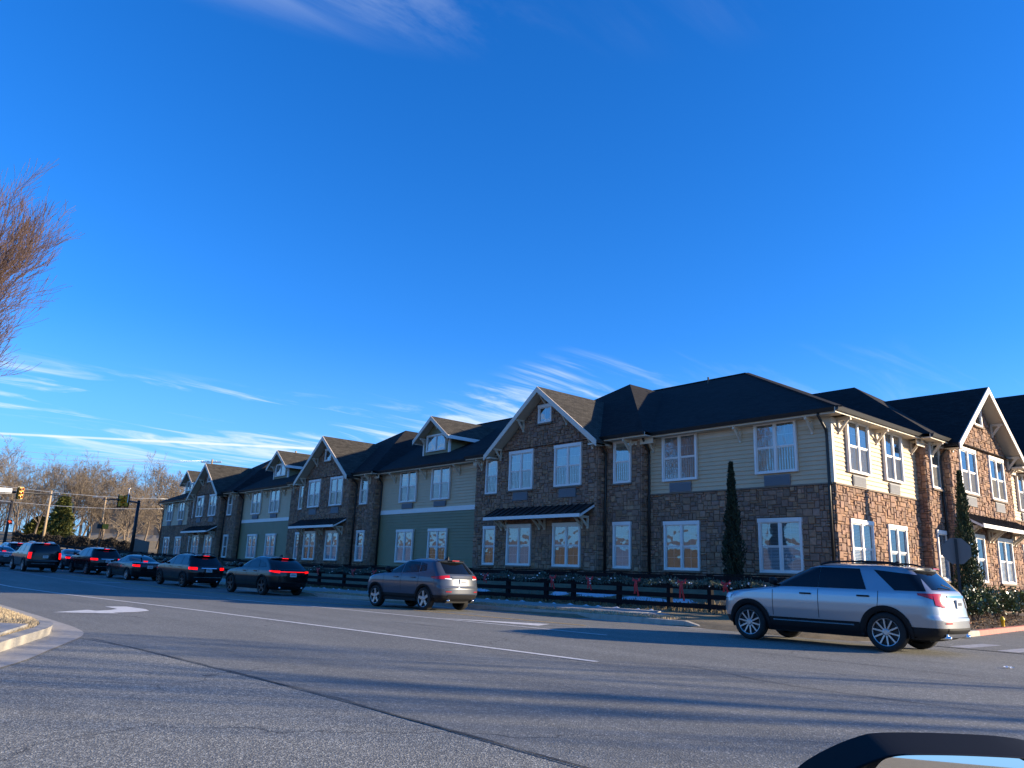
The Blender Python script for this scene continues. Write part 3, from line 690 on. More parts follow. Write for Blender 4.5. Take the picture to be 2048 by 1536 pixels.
def mortar(P, u0, u1, z0, z1, d, t=.14):
    b = MB(); b.fbox(P, u0, u1, d - t, d, z0, z1); return part(b, 'stone_wall', MT['mortar'])
def pavilion(P, uc, fd, gd, hw=5.85, fl=None, fr=None, nw=4.55, seed=1, lowstyle='norm', hip=6.25, runback=34.2):
    """stone pavilion: flanks at depth fd, gabled bay at gd, hip-fronted roof behind"""
    fl = fl if fl is not None else uc - hw; fr = fr if fr is not None else uc + hw; gw = 3.5
    gl, gr_ = uc - gw, uc + gw; zt = 10.02
    top = lambda u: 10.0 - abs(u - uc) * .766 - .12
    # walls
    W_ = 1.78; LZ0, LZ1, UZ0, UZ1 = 1.60, 3.56, 5.22, 7.18
    gh = [(uc - 1.65 - W_ / 2, uc - 1.65 + W_ / 2), (uc + 1.65 - W_ / 2, uc + 1.65 + W_ / 2)]
    holes = [(a, e, LZ0, LZ1) for a, e in gh] + [(a, e, UZ0, UZ1) for a, e in gh] + [(uc - .48, uc + .48, 8.38, 9.3)] + [(a + .33, e - .33, 4.70, 5.14) for a, e in gh]
    b = MB(); z0 = GZ - .6
    pts = [(gl, z0), (gr_, z0), (gr_, top(gr_)), (uc, top(uc)), (gl, top(gl))]
    b.face([P(u, gd, z) for u, z in pts]); b.face([P(u, fd - .4, z) for u, z in pts][::-1])
    for k in range(5):
        (a, c), (e, f) = pts[k], pts[(k + 1) % 5]; b.face([P(a, gd, c), P(a, fd - .4, c), P(e, fd - .4, f), P(e, gd, f)])
    part(b, 'stone_wall', MT['mortar'], fix=True)
    stones(P, gl, gr_, GZ, zt, gd, holes, top, seed=seed)
    # return wall of the bay and of the flank (the side towards larger u)
    P2 = lambda u, d, z, q=gr_: P(q + d, u, z)
    def side(q, d0, d1, sgn):
        Ps = (lambda u, dd, z: P(q + dd * sgn, u if sgn > 0 else (d0 + d1 - u), z))
        Pq = (lambda u, dd, z: P(q + dd, d1 - (u - d0), z)) if sgn > 0 else (lambda u, dd, z: P(q - dd, u, z))
        stones(Pq, d0, d1, GZ, 7.0, 0, [], seed=seed + 5)
    side(gr_, fd, gd, 1); side(gl, fd, gd, -1)
    mortar(P, fl, gl, z0, 7.1, fd, .5); mortar(P, gr_, fr, z0, 7.1, fd, .5)
    nwl = (max(fl + .35, uc - nw - .5), max(fl + .35, uc - nw - .5) + 1.0); nwr = (min(fr - .35, uc + nw + .5) - 1.0, min(fr - .35, uc + nw + .5))
    for (a, e, n, sd_) in ((fl, gl, nwl, 11), (gr_, fr, nwr, 12)):
        stones(P, a, e, GZ, 7.08, fd, [(n[0], n[1], LZ0, LZ1), (n[0], n[1], UZ0, UZ1)], seed=seed + sd_)
        window(P, n[0], n[1], UZ0, UZ1, fd + .02, twin=False, style=sty()); window(P, n[0], n[1], LZ0, LZ1, fd + .02, twin=False, style=sty(), lower=True)
    side(fr, 0, fd, 1); side(fl, 0, fd, -1)
    for a, e in gh:
        window(P, a, e, UZ0, UZ1, gd + .02, style=sty()); window(P, a, e, LZ0, LZ1, gd + .02, style=sty(), lower=True); ac(P, a + .34, e - .34, 4.71, 5.13, gd + .02)
    window(P, uc - .48, uc + .48, 8.38, 9.3, gd + .02, twin=False, style='none')
    # gable roof slabs, rake boards, brackets
    of = gd + .6; bk = BY - 29.6 if P is PF else -(5.0)
    for s_ in (-1, 1):
        e = uc + s_ * 3.95; ze = 10.1 - 3.95 * .766; th = .12
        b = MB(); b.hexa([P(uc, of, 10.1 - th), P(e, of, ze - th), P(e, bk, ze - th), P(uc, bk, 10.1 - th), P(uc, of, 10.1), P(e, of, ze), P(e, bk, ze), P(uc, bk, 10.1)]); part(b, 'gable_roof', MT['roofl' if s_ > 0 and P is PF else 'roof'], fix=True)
        b = MB(); b.hexa([P(uc, of + .05, 10.1 - .29), P(e + s_ * .02, of + .05, ze - .29), P(e + s_ * .02, of + .002, ze - .29), P(uc, of + .002, 10.1 - .29), P(uc, of + .05, 10.1 - .01), P(e + s_ * .02, of + .05, ze - .01), P(e + s_ * .02, of + .002, ze - .01), P(uc, of + .002, 10.1 - .01)]); part(b, 'rake_board', MT['rake'], fix=True)
        b = MB(); b.hexa([P(uc, of, 10.1 - .2), P(e, of, ze - .2), P(e, gd - .3, ze - .2), P(uc, gd - .3, 10.1 - .2), P(uc, of, 10.1 - th - .002), P(e, of, ze - th - .002), P(e, gd - .3, ze - th - .002), P(uc, gd - .3, 10.1 - th - .002)]); part(b, 'soffit', MT['soffit'], fix=True)
        for q in (1.55, 3.25): bracket(P, uc + s_ * q, gd + .04, 10.1 - q * .766 - .22, .52, 'trimc', .6)
        b = MB(); b.fbox(P, min(e, e - s_ * .5), max(e, e - s_ * .5), gd + .0, of - .002, ze - .2, ze - .125); part(b, 'return_board', MT['trimc'])
    bracket(P, uc, gd + .04, 10.1 - .32, .5, 'trimc', .5)
    # hip-fronted roof
    hr = hip; sl_ = .677; ez = EZ; zt2 = ez + hr * sl_; ef = fd + .6
    back = (BY - runback) if P is PF else -9.5
    b = MB(); A = [P(uc - hr, ef, ez), P(uc + hr, ef, ez), P(uc, ef - hr, zt2), P(uc, back, zt2), P(uc + hr, back, ez), P(uc - hr, back, ez)]
    b.face([A[0], A[1], A[2]]); b.face([A[1], A[4], A[3], A[2]]); b.face([A[0], A[2], A[3], A[5]]); part(b, 'hip_roof', MT['roof'])
    eave(P, uc - hr, gl + .0, fd); eave(P, gr_, uc + hr, fd)
    bracket(P, fr - .55, fd + .04, EZ - .18, .5); bracket(P, fl + .55, fd + .04, EZ - .18, .5)
    downspout(P, gr_ + .12, fd + .02, EZ - .1, de=.6); downspout(P, fr + .12, .0, EZ - .1, de=.6, side=.1); downspout(P, gl - .10, fd + .02, EZ - .1, de=.5, r=.04)
    # awning over the lower windows
    a0, a1 = uc - 3.3, uc + 3.35; dw = gd + .05; df = gd + .95; zt, zf = 4.36, 3.86
    b = MB(); b.hexa([P(a0, df, zf - .05), P(a1, df, zf - .05), P(a1, dw, zt - .05), P(a0, dw, zt - .05), P(a0, df, zf), P(a1, df, zf), P(a1, dw, zt), P(a0, dw, zt)]); aw = part(b, 'awning', MT['metalroof'])
    n = 15
    for k in range(n + 1):
        u = a0 + .02 + (a1 - a0 - .04) * k / n; b = MB(); b.bar(P(u, df, zf + .022), P(u, dw, zt + .022), .03, .045); part(b, 'seam', MT['metalroof'], aw)
    b = MB(); b.fbox(P, a0 - .03, a1 + .03, df + .002, df + .04, zf - .15, zf - .0); part(b, 'awning_fascia', MT['trim'], aw)
    for q in (a0 - .03, a1 - .005):
        b = MB(); b.hexa([P(q, df, zf - .15), P(q + .035, df, zf - .15), P(q + .035, dw, zt - .15), P(q, dw, zt - .15), P(q, df, zf - .052), P(q + .035, df, zf - .052), P(q + .035, dw, zt - .052), P(q, dw, zt - .052)]); part(b, 'awning_side', MT['trim'], aw)
    for q in (a0 + .35, a0 + .7, uc - .15, uc + .2, a1 - .7, a1 - .35): bracket(P, q, gd + .04, zf - .04, .6, 'trimc', .55)

def section(P, u0, u1, wins, lower, seed, brk=()):
    """flat wall between pavilions: cream siding above, stone or green siding below"""
    z0 = GZ - .6
    hol = []
    for (a, e) in wins: hol.append((a, e, 1.60, 3.56))
    if lower == 'stone':
        mortar(P, u0, u1, z0, DIV, 0, .3); stones(P, u0, u1, GZ, DIV, 0, hol, seed=seed)
        b = MB(); b.fbox(P, u0, u1, 0, .085, DIV, DIV + .055); part(b, 'ledge', MT['sill'])
        siding(P, u0, u1, DIV + .057, EZ - .4, .03, MT['cream'])
    else:
        siding(P, u0, u1, z0 + .3, DIV - .15, 0, MT['green']); b = MB(); b.fbox(P, u0, u1, -.05, .05, DIV - .149, DIV + .11); part(b, 'band_board', MT['trim'])
        siding(P, u0, u1, DIV + .112, EZ - .4, .0, MT['cream'])
    for (a, e) in wins:
        window(P, a, e, 5.2, 7.16, (.10 if lower == 'stone' else .07), style=sty(), head=False, sillm=None); window(P, a, e, 1.60, 3.56, .02 if lower == 'stone' else .07, style=sty(), lower=True, sillm='sill' if lower == 'stone' else None); ac(P, a + .34, e - .34, 4.74 if lower == 'stone' else 4.82, 5.14, .06)
    if P is PF and u1 > -14: eave(P, u0, u1, 0, s1=.55, f1=.55)
    elif P is PR and u0 < 26: eave(P, u0, u1, 0, f0=.72)
    else: eave(P, u0, u1, 0)
    for u in brk: bracket(P, u, .04, EZ - .18, .5)

PV = [(-27.15, -33.1, -21.6), (-49.6, -56.2, -43.75), (-73.1, -79.6, -66.9)]
for i, (uc, fl, fr) in enumerate(PV): pavilion(PF, uc, .5, 1.0, fl=fl, fr=fr, seed=100 + i * 20)
section(PF, -21.6, -13.3, [(-20.72, -18.95), (-16.29, -14.55)], 'stone', 11, (-21.25, -16.94, -13.95))
section(PF, -43.75, -33.1, [(-41.4, -39.55), (-37.95, -36.1)], 'green', 21, (-42.1, -38.67, -35.27))
section(PF, -66.9, -56.2, [(-64.75, -62.9), (-61.05, -59.2)], 'green', 31, (-65.4, -61.9, -58.4))
section(PF, -89.2, -79.6, [(-87.6, -85.8), (-83.9, -82.1)], 'stone', 41, (-88.4, -84.9, -81.2))
downspout(PF, -13.42, .0, EZ - .1, de=.6); downspout(PF, -89.1, .0, EZ - .1, de=.6, side=-.4)
for c_ in ((-13.345, -13.30),):
    b = MB(); b.fbox(PF, -13.42, -13.27, .0, .062, DIV + .06, EZ - .42); b.fbox(PR, 25.84, 25.99, .031, .062, DIV + .06, EZ - .42); part(b, 'corner_board', MT['trimc'])
# right facade
section(PR, 25.9, 32.7, [(26.80, 28.46), (29.67, 31.23)], 'stone', 51, (26.35, 29.25, 32.3))
pavilion(PR, 37.57, .4, .8, fl=32.7, fr=42.4, nw=4.1, seed=200, hip=5.6)
section(PR, 42.4, 60, [(44.2, 45.9), (48, 49.7), (53, 54.7)], 'stone', 61, (43, 47, 51))
b = MB(); b.box(-89.2, -13.6, 44.6, 44.8, .2, 7.1); b.box(-89.2, -89.0, 26.0, 44.6, .2, 7.1); part(b, 'rear_wall', MT['cream'])
# main roof
A = dict(fl=(-90, 25.2, EZ), fr=(-12.6, 25.2, EZ), ap=(-22.5, 35.1, 12.09), al=(-80.1, 35.1, 12.09), bl=(-90, 45, EZ), bi=(-32.4, 45, EZ), r1=(-12.6, 80, EZ), r2=(-22.5, 80, 12.09), r3=(-32.4, 80, EZ))
b = MB(); q = A
b.face([q['fl'], q['fr'], q['ap'], q['al']]); b.face([q['fr'], q['r1'], q['r2'], q['ap']]); b.face([q['fl'], q['al'], q['bl']]); b.face([q['al'], q['ap'], q['bi'], q['bl']]); b.face([q['ap'], q['r2'], q['r3'], q['bi']])
mr_ = part(b, 'main_roof', MT['roof'])
b = MB(); cy, cz, ch, cp = 52.0, 12.75, 7.6, .733
for s_ in (-1, 1):
    e = cy + s_ * ch; ze = cz - ch * cp; b.hexa([(-32, cy, cz - .15), (-11.9, cy, cz - .15), (-11.9, e, ze - .15), (-32, e, ze - .15), (-32, cy, cz), (-11.9, cy, cz), (-11.9, e, ze), (-32, e, ze)])
part(b, 'cross_roof', MT['roof'], fix=True)
b = MB(); b.face([(-12.6, cy - 7, 7.0), (-12.6, cy + 7, 7.0), (-12.6, cy, 12.3)]); part(b, 'gable_wall', MT['cream'])
def cap(p, e):
    b = MB(); b.bar(p, e, .22, .05); part(b, 'ridge_cap', MT['roof'], mr_)
cap(q['fr'], q['ap']); cap(q['al'], q['ap']); cap(q['ap'], q['r2'])
for x in (-24.3, -33.5, -36, -45, -58, -62.5, -69): 
    y = 31.5 + (x % 3); z = EZ + .489 * (y - 25.2); b = MB(); b.tube([(x, y, z - .1), (x, y, z + .35)], .05, 8); part(b, 'vent_pipe', MT['gutter'])
def dormer(xc):
    P = PF; d = -1.6; w = 1.4; z0 = 8.3; zs = 9.55; zp = 10.58; pk = .72
    b = MB(); pts = [(xc - w, 7.9), (xc + w, 7.9), (xc + w, zs), (xc, zs + w * pk), (xc - w, zs)]
    b.face([P(u, d, z) for u, z in pts])
    for s_ in (-1, 1): b.face([P(xc + s_ * w, d, 7.9), P(xc + s_ * w, d, zs), P(xc + s_ * w, -5, zs), P(xc + s_ * w, -5, 7.9)])
    wl = part(b, 'dormer_wall', MT['green'], fix=True)
    for k in range(7):
        z = 8.35 + k * .16; b = MB()
        b.hexa([P(xc + w + .02, d, z), P(xc + w + .02, -4.2, z), P(xc + w + .001, -4.2, z), P(xc + w + .001, d, z), P(xc + w + .004, d, z + .17), P(xc + w + .004, -4.2, z + .17), P(xc + w + .001, -4.2, z + .17), P(xc + w + .001, d, z + .17)]); part(b, 'siding_board', MT['green'], wl, fix=True)
    for s_ in (-1, 1):
        b = MB(); b.fbox(P, xc + s_ * w - .09, xc + s_ * w + .03, d - .1, d + .035, 8.2, zs - .05); part(b, 'corner_board', MT['trim'], wl)
        e = xc + s_ * (w + .55); ze = zs - .55 * pk + .18; zz = zs + w * pk + .18; of = d + .55; th = .1
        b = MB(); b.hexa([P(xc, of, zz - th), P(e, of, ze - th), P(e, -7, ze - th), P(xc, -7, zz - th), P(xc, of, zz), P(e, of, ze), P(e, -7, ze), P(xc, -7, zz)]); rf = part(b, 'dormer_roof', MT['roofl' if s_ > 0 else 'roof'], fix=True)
        b = MB(); b.hexa([P(xc, of + .04, zz - .28), P(e, of + .04, ze - .28), P(e, of + .002, ze - .28), P(xc, of + .002, zz - .28), P(xc, of + .04, zz - .01), P(e, of + .04, ze - .01), P(e, of + .002, ze - .01), P(xc, of + .002, zz - .01)]); part(b, 'rake_board', MT['rake'], rf, fix=True)
        b = MB(); b.hexa([P(xc, of, zz - th - .05), P(e, of, ze - th - .05), P(e, d - .3, ze - th - .05), P(xc, d - .3, zz - th - .05), P(xc, of, zz - th - .003), P(e, of, ze - th - .003), P(e, d - .3, ze - th - .003), P(xc, d - .3, zz - th - .003)]); part(b, 'dormer_soffit', MT['soffit'], rf, fix=True)
        b = MB(); b.fbox(P, min(e, e + s_ * .04), max(e, e + s_ * .04), -4.6, of, ze - .22, ze - .01); part(b, 'eave_board', MT['trim'], rf)
        bracket(P, xc + s_ * 1.25, d + .03, zs - .1, .42)
    bracket(P, xc, d + .03, zs + w * pk - .1, .42)
    window(P, xc - 1.05, xc + 1.05, 8.55, 9.62, d + .02, style='blind', head=False, sillm=None)
for xc in (-40.15, -63.4, -86.6): dormer(xc)
# stones: the 300 that show largest as parts, the rest as one part
def keyf(s):
    P, a0, a1, c0, c1, d, q = s; c = P((a0 + a1) / 2, d, (c0 + c1) / 2); dist = (c - Vector((0, 0, CAM_H))).length
    n = P((a0 + a1) / 2, d + 1, (c0 + c1) / 2) - c; v = (Vector((0, 0, CAM_H)) - c).normalized(); f = max(0, v.dot(n))
    vis = 1.0 if c.z > 1.6 else .2
    if c.x > -9 or c.y > 44: vis = .1
    return -(a1 - a0) * (c1 - c0) * f / dist ** 2 * vis
STONES.sort(key=keyf)
mw = next(o for o in BLD.children if o.name.startswith('stone_wall'))
for s in STONES[:300]:
    b = MB(); stone_mesh(b, s); b.build('stone', MT['stone'], mw)
b = MB()
for s in STONES[300:]: stone_mesh(b, s)
part(b, 'stones', MT['stone'], kind='stuff')

# ================================================================== FENCE, GARLAND, BOWS
def fence_pt(px_, dz=0.):
    Y = 21.0
    for _ in range(30):
        q = onY(px_, 1190, Y); Y = .5 * Y + .5 * fence_y(q.x)
    return q.x
def fbase(x): return zr(x) + .27
FX = [fence_pt(p) for p in (1500, 1421, 1339.5, 1238.5, 1147, 1092.5, 1016)]
while FX[-1] > -88: FX.append(FX[-1] - 2.42)
fen = thing('fence', 'black four rail timber fence along the far sidewalk', 'fence', (FX[0], fence_y(FX[0]), fbase(FX[0])), world=True)
FX = [FX[0] + 2.4] + FX
for x in FX:
    y = fence_y(x); z = fbase(x); b = MB(); b.box(x - .075, x + .075, y - .07, y + .07, z - .35, z + 1.16); b.box(x - .09, x + .09, y - .085, y + .085, z + 1.16, z + 1.19); b.build('post', MT['fence'], fen)
for x0, x1 in zip(FX[1:], FX[:-1]):
    for k, (z0, h) in enumerate(((.12, .15), (.42, .15), (.72, .15), (1.02, .15))):
        b = MB(); a = (x0 + .0, fence_y(x0) - .086 - .002 * (k % 2), fbase(x0) + z0 + h / 2); e = (x1 - .004, fence_y(x1) - .086 - .002 * (k % 2), fbase(x1) + z0 + h / 2); b.bar(a, e, .028, h); b.build('rail', MT['fence'], fen)
    b = MB(); b.bar((x0, fence_y(x0) - .02, fbase(x0) + 1.212), (x1 - .004, fence_y(x1) - .02, fbase(x1) + 1.212), .2, .035); b.build('cap_rail', MT['fence'], fen)
# garland: one long rope of needles draped along the upper rails
g_ = thing('garland', 'green needle garland with white bulbs draped along the black fence', 'garland', (FX[3], fence_y(FX[3]) - .14, fbase(FX[3]) + .95), world=True)
b = MB(); bl = MB(); gr = random.Random(5)
x = FX[0] - .2
while x > -70:
    k = max(i for i in range(len(FX)) if FX[i] >= x); x1 = FX[k]; x0 = FX[min(k + 1, len(FX) - 1)]; t = (x - x0) / max(.1, x1 - x0); sag = .16 * (1 - (2 * t - 1) ** 2)
    y = fence_y(x) - .15; z = fbase(x) + 1.03 - sag
    for _ in range(15 if x > -45 else 8):
        a = gr.uniform(0, 6.28); r = gr.uniform(.05, .15); ca, sa = math.cos(a), math.sin(a); dx = gr.uniform(-.09, .09); wv = gr.uniform(.012, .028)
        p0 = (x + dx, y + ca * .02, z + sa * .02); p1 = (x + dx * 1.8 + wv, y + ca * r * .7, z + sa * r - wv); p2 = (x + dx * 1.8 - wv, y + ca * r * .7, z + sa * r + wv)
        b.face([p0, p1, p2])
    if gr.random() < .16:
        cx_, cz_ = x + gr.uniform(-.1, .1), z + gr.uniform(-.11, .09); s_ = gr.uniform(.009, .02); bl.box(cx_ - s_, cx_ + s_, y - .15, y - .15 + 2 * s_, cz_ - s_, cz_ + s_)
    x -= .05 if x > -45 else .07
b.build('needles', MT['garl'], g_, kind='stuff'); bl.build('bulbs', MT['bulb'], g_, kind='stuff')
def bow(px_, where, drop=.42):
    x = fence_pt(px_); y = fence_y(x) - .24; z = fbase(x) + .93
    t = thing('ribbon_bow', 'red ribbon bow on the garland ' + where, 'bow', (x, y, z), group='red bows along the fence garland')
    for s_ in (-1, 1):
        b = MB(); b.grid(lambda u, v: (s_ * (.02 + .17 * math.sin(u * math.pi * .5) * (1 - .15 * u)), -.05 * math.sin(u * math.pi) + .02 * v, (v - .5) * (.03 + .13 * u) + .05 * u), 6, 3); b.build('loop', MT['bow'], t, smooth=True)
        b = MB(); b.grid(lambda u, v: (s_ * (.015 + .07 * u) + (v - .5) * .075, -.02 - .02 * math.sin(u * 5), -u * drop * (1 if s_ > 0 else .85)), 6, 2); b.build('tail', MT['bow'], t, smooth=True)
    b = MB(); b.lathe([(.001, -.035), (.03, -.03), (.042, 0), (.03, .03), (.001, .035)], 10); b.build('knot', MT['bow'], t, smooth=True)
for p, w_, dr in ((978, 'nearest behind the rear of the grey car', .3), (1114, 'first of the four between the two nearest cars', .42), (1188, 'beside the post under the narrow lower window', .4), (1282, 'third of the four between the two nearest cars', .52), (1373, 'last before the post left of the silver car', .6), (1461, 'just above the bonnet of the silver car', .3), (754, 'just above the bonnet of the grey car', .3), (711, 'left of the grey car mirror', .3), (640, 'right behind the black coupe car', .3)): bow(p, w_, dr)

# ================================================================== CARS
def interp(tab, z): return float(np.interp(z, [a for a, _ in tab], [b_ for _, b_ in tab]))
SPEC = {}
SPEC['large'] = dict(rear=[(.28, -2.28), (.36, -2.46), (.48, -2.53), (.68, -2.535), (.75, -2.50), (.98, -2.475), (1.14, -2.44), (1.21, -2.40), (1.33, -2.28), (1.46, -2.16), (1.58, -2.05), (1.645, -1.99), (1.68, -1.80), (1.71, -1.35), (1.735, -.75), (1.75, -.15), (1.755, -.1)],
  front=[(.28, 2.30), (.40, 2.46), (.60, 2.525), (.84, 2.515), (.98, 2.46), (1.05, 2.34), (1.10, 2.08), (1.14, 1.78), (1.175, 1.50), (1.20, 1.30), (1.32, 1.06), (1.45, .80), (1.57, .56), (1.64, .40), (1.70, .20), (1.735, .06), (1.755, -.08)],
  width=[(.28, .88), (.40, .945), (.55, .965), (.75, .985), (.92, .99), (1.06, .98), (1.16, .96), (1.21, .938), (1.33, .885), (1.46, .828), (1.58, .77), (1.645, .725), (1.69, .63), (1.725, .47), (1.745, .25), (1.755, .08)],
  ax=(1.62, -1.405), wr=.385, clad=.52, belt=1.205, top=1.62, glass=[[(1.12, 1.215), (-.03, 1.215), (-.03, 1.645), (.46, 1.625)], [(-.04, 1.215), (-1.06, 1.21), (-.88, 1.625), (-.04, 1.645)], [(-1.62, 1.21), (-2.20, 1.21), (-2.02, 1.52), (-1.17, 1.61)]],
  door=[1.02, -.035, -1.30], rg=(1.235, 1.61, .74, .64), spokes=10, light='hook', rails=True, paint='silver', cladm=True, track=.86, trim=.115)
SPEC['mid'] = dict(rear=[(.30, -2.10), (.40, -2.24), (.55, -2.30), (.72, -2.30), (.80, -2.26), (1.0, -2.23), (1.12, -2.18), (1.18, -2.12), (1.30, -1.98), (1.42, -1.85), (1.53, -1.75), (1.58, -1.70), (1.62, -1.35), (1.65, -.8), (1.67, -.4), (1.675, -.35)],
  front=[(.28, 2.10), (.42, 2.25), (.62, 2.30), (.82, 2.27), (.98, 2.20), (1.06, 2.02), (1.11, 1.68), (1.145, 1.34), (1.175, 1.08), (1.28, .82), (1.42, .52), (1.52, .28), (1.59, .06), (1.64, -.12), (1.67, -.30), (1.675, -.34)],
  width=[(.28, .82), (.42, .89), (.58, .91), (.75, .925), (.92, .93), (1.05, .91), (1.13, .885), (1.20, .86), (1.30, .815), (1.42, .76), (1.53, .705), (1.58, .65), (1.62, .55), (1.65, .40), (1.67, .2), (1.675, .08)],
  ax=(1.40, -1.29), wr=.365, clad=.50, belt=1.16, top=1.54, glass=[[(.90, 1.15), (.0, 1.17), (-.02, 1.56), (.28, 1.52)], [(-.07, 1.17), (-.92, 1.21), (-.85, 1.53), (-.08, 1.56)], [(-.98, 1.22), (-1.30, 1.26), (-1.22, 1.47), (-.93, 1.52)]],
  door=[.95, -.045, -1.0], rg=(1.17, 1.54, .62, .54), spokes=5, light='wide', rails=False, paint='grey', cladm=True, track=.79)
SPEC['coupe'] = dict(rear=[(.28, -2.22), (.38, -2.42), (.55, -2.49), (.85, -2.49), (1.02, -2.47), (1.09, -2.43), (1.13, -2.36), (1.25, -2.16), (1.38, -1.94), (1.48, -1.74), (1.56, -1.52), (1.62, -1.15), (1.66, -.7), (1.69, -.28), (1.70, -.2)],
  front=[(.28, 2.25), (.42, 2.44), (.62, 2.50), (.82, 2.46), (.95, 2.36), (1.02, 2.10), (1.07, 1.75), (1.11, 1.40), (1.15, 1.10), (1.28, .84), (1.42, .53), (1.54, .26), (1.62, .05), (1.66, -.06), (1.69, -.15), (1.70, -.18)],
  width=[(.28, .88), (.42, .95), (.60, .98), (.80, .995), (.95, .985), (1.06, .96), (1.14, .925), (1.25, .87), (1.38, .81), (1.48, .755), (1.56, .69), (1.62, .60), (1.66, .46), (1.69, .24), (1.70, .08)],
  ax=(1.52, -1.475), wr=.39, clad=.40, belt=1.14, top=1.56, glass=[[(.95, 1.15), (-.02, 1.15), (-.02, 1.58), (.25, 1.56)], [(-.08, 1.15), (-1.02, 1.16), (-.80, 1.50), (-.08, 1.58)], [(-1.08, 1.17), (-1.62, 1.2), (-1.40, 1.36), (-.86, 1.50)]],
  door=[1.0, -.05, -1.1], rg=(1.15, 1.52, .72, .60), spokes=5, light='bar', rails=False, paint='black', cladm=False, track=.85)
SPEC['lux'] = dict(SPEC['large'], trim=.075, belt=1.165, rg=(1.17, 1.60, .70, .62), wr=.38, rear=[(.28, -2.20), (.38, -2.38), (.55, -2.44), (.80, -2.45), (1.0, -2.42), (1.10, -2.38), (1.16, -2.32), (1.30, -2.16), (1.45, -1.98), (1.58, -1.84), (1.66, -1.76), (1.70, -1.4), (1.73, -.9), (1.76, -.4), (1.765, -.3)],
  glass=[[(.95, 1.16), (-.02, 1.16), (-.02, 1.64), (.28, 1.60)], [(-.09, 1.16), (-1.02, 1.16), (-.95, 1.62), (-.09, 1.64)], [(-1.10, 1.16), (-1.85, 1.18), (-1.72, 1.50), (-1.04, 1.61)]], light='block', rails=True, paint='black', clad=.40, cladm=False, ax=(1.56, -1.43), spokes=7)
SPEC['boxy'] = dict(rear=[(.32, -2.45), (.45, -2.58), (.70, -2.60), (.78, -2.56), (1.0, -2.55), (1.2, -2.53), (1.35, -2.50), (1.55, -2.42), (1.72, -2.34), (1.80, -2.28), (1.85, -2.0), (1.87, -1.3), (1.885, -.6), (1.89, -.5)],
  front=[(.32, 2.42), (.48, 2.56), (.8, 2.60), (1.0, 2.57), (1.1, 2.46), (1.15, 2.15), (1.19, 1.8), (1.22, 1.45), (1.26, 1.22), (1.4, 1.02), (1.55, .78), (1.68, .55), (1.78, .36), (1.84, .15), (1.88, -.2), (1.89, -.45)],
  width=[(.32, .93), (.45, .98), (.65, 1.0), (.9, 1.02), (1.1, 1.01), (1.22, .99), (1.3, .965), (1.45, .92), (1.6, .875), (1.72, .83), (1.80, .76), (1.85, .62), (1.875, .4), (1.89, .12)],
  ax=(1.62, -1.45), wr=.41, clad=.40, belt=1.27, top=1.74, glass=[[(1.05, 1.28), (.05, 1.28), (.05, 1.75), (.42, 1.73)], [(-.03, 1.28), (-.98, 1.28), (-.98, 1.75), (-.03, 1.75)], [(-1.08, 1.28), (-2.32, 1.28), (-2.22, 1.72), (-1.08, 1.74)]],
  door=[1.1, .01, -1.03], rg=(1.27, 1.76, .80, .74), spokes=6, light='tall', rails=True, paint='black', cladm=False, track=.88)
SPEC['sedan'] = dict(rear=[(.26, -2.22), (.36, -2.40), (.52, -2.46), (.80, -2.46), (.95, -2.42), (1.01, -2.34), (1.04, -2.15), (1.07, -1.85), (1.10, -1.68), (1.20, -1.40), (1.30, -1.10), (1.38, -.80), (1.43, -.50), (1.455, -.25), (1.46, -.18)],
  front=[(.24, 2.25), (.36, 2.40), (.55, 2.46), (.70, 2.43), (.80, 2.32), (.86, 2.10), (.92, 1.75), (.97, 1.35), (1.01, 1.05), (1.12, .76), (1.24, .44), (1.34, .15), (1.41, -.0), (1.445, -.1), (1.46, -.16)],
  width=[(.24, .82), (.36, .89), (.55, .92), (.72, .93), (.85, .92), (.96, .90), (1.02, .87), (1.10, .82), (1.2, .755), (1.3, .69), (1.38, .61), (1.43, .48), (1.455, .22), (1.46, .08)],
  ax=(1.45, -1.42), wr=.335, clad=.30, belt=1.0, top=1.34, glass=[[(.82, 1.03), (-.02, 1.03), (-.02, 1.37), (.22, 1.33)], [(-.08, 1.03), (-.95, 1.05), (-.82, 1.29), (-.08, 1.37)], [(-1.0, 1.06), (-1.30, 1.08), (-1.12, 1.20), (-.88, 1.28)]],
  door=[.9, -.05, -1.02], rg=(1.07, 1.36, .70, .56), spokes=10, light='slim', rails=False, paint='black', cladm=False, track=.80)

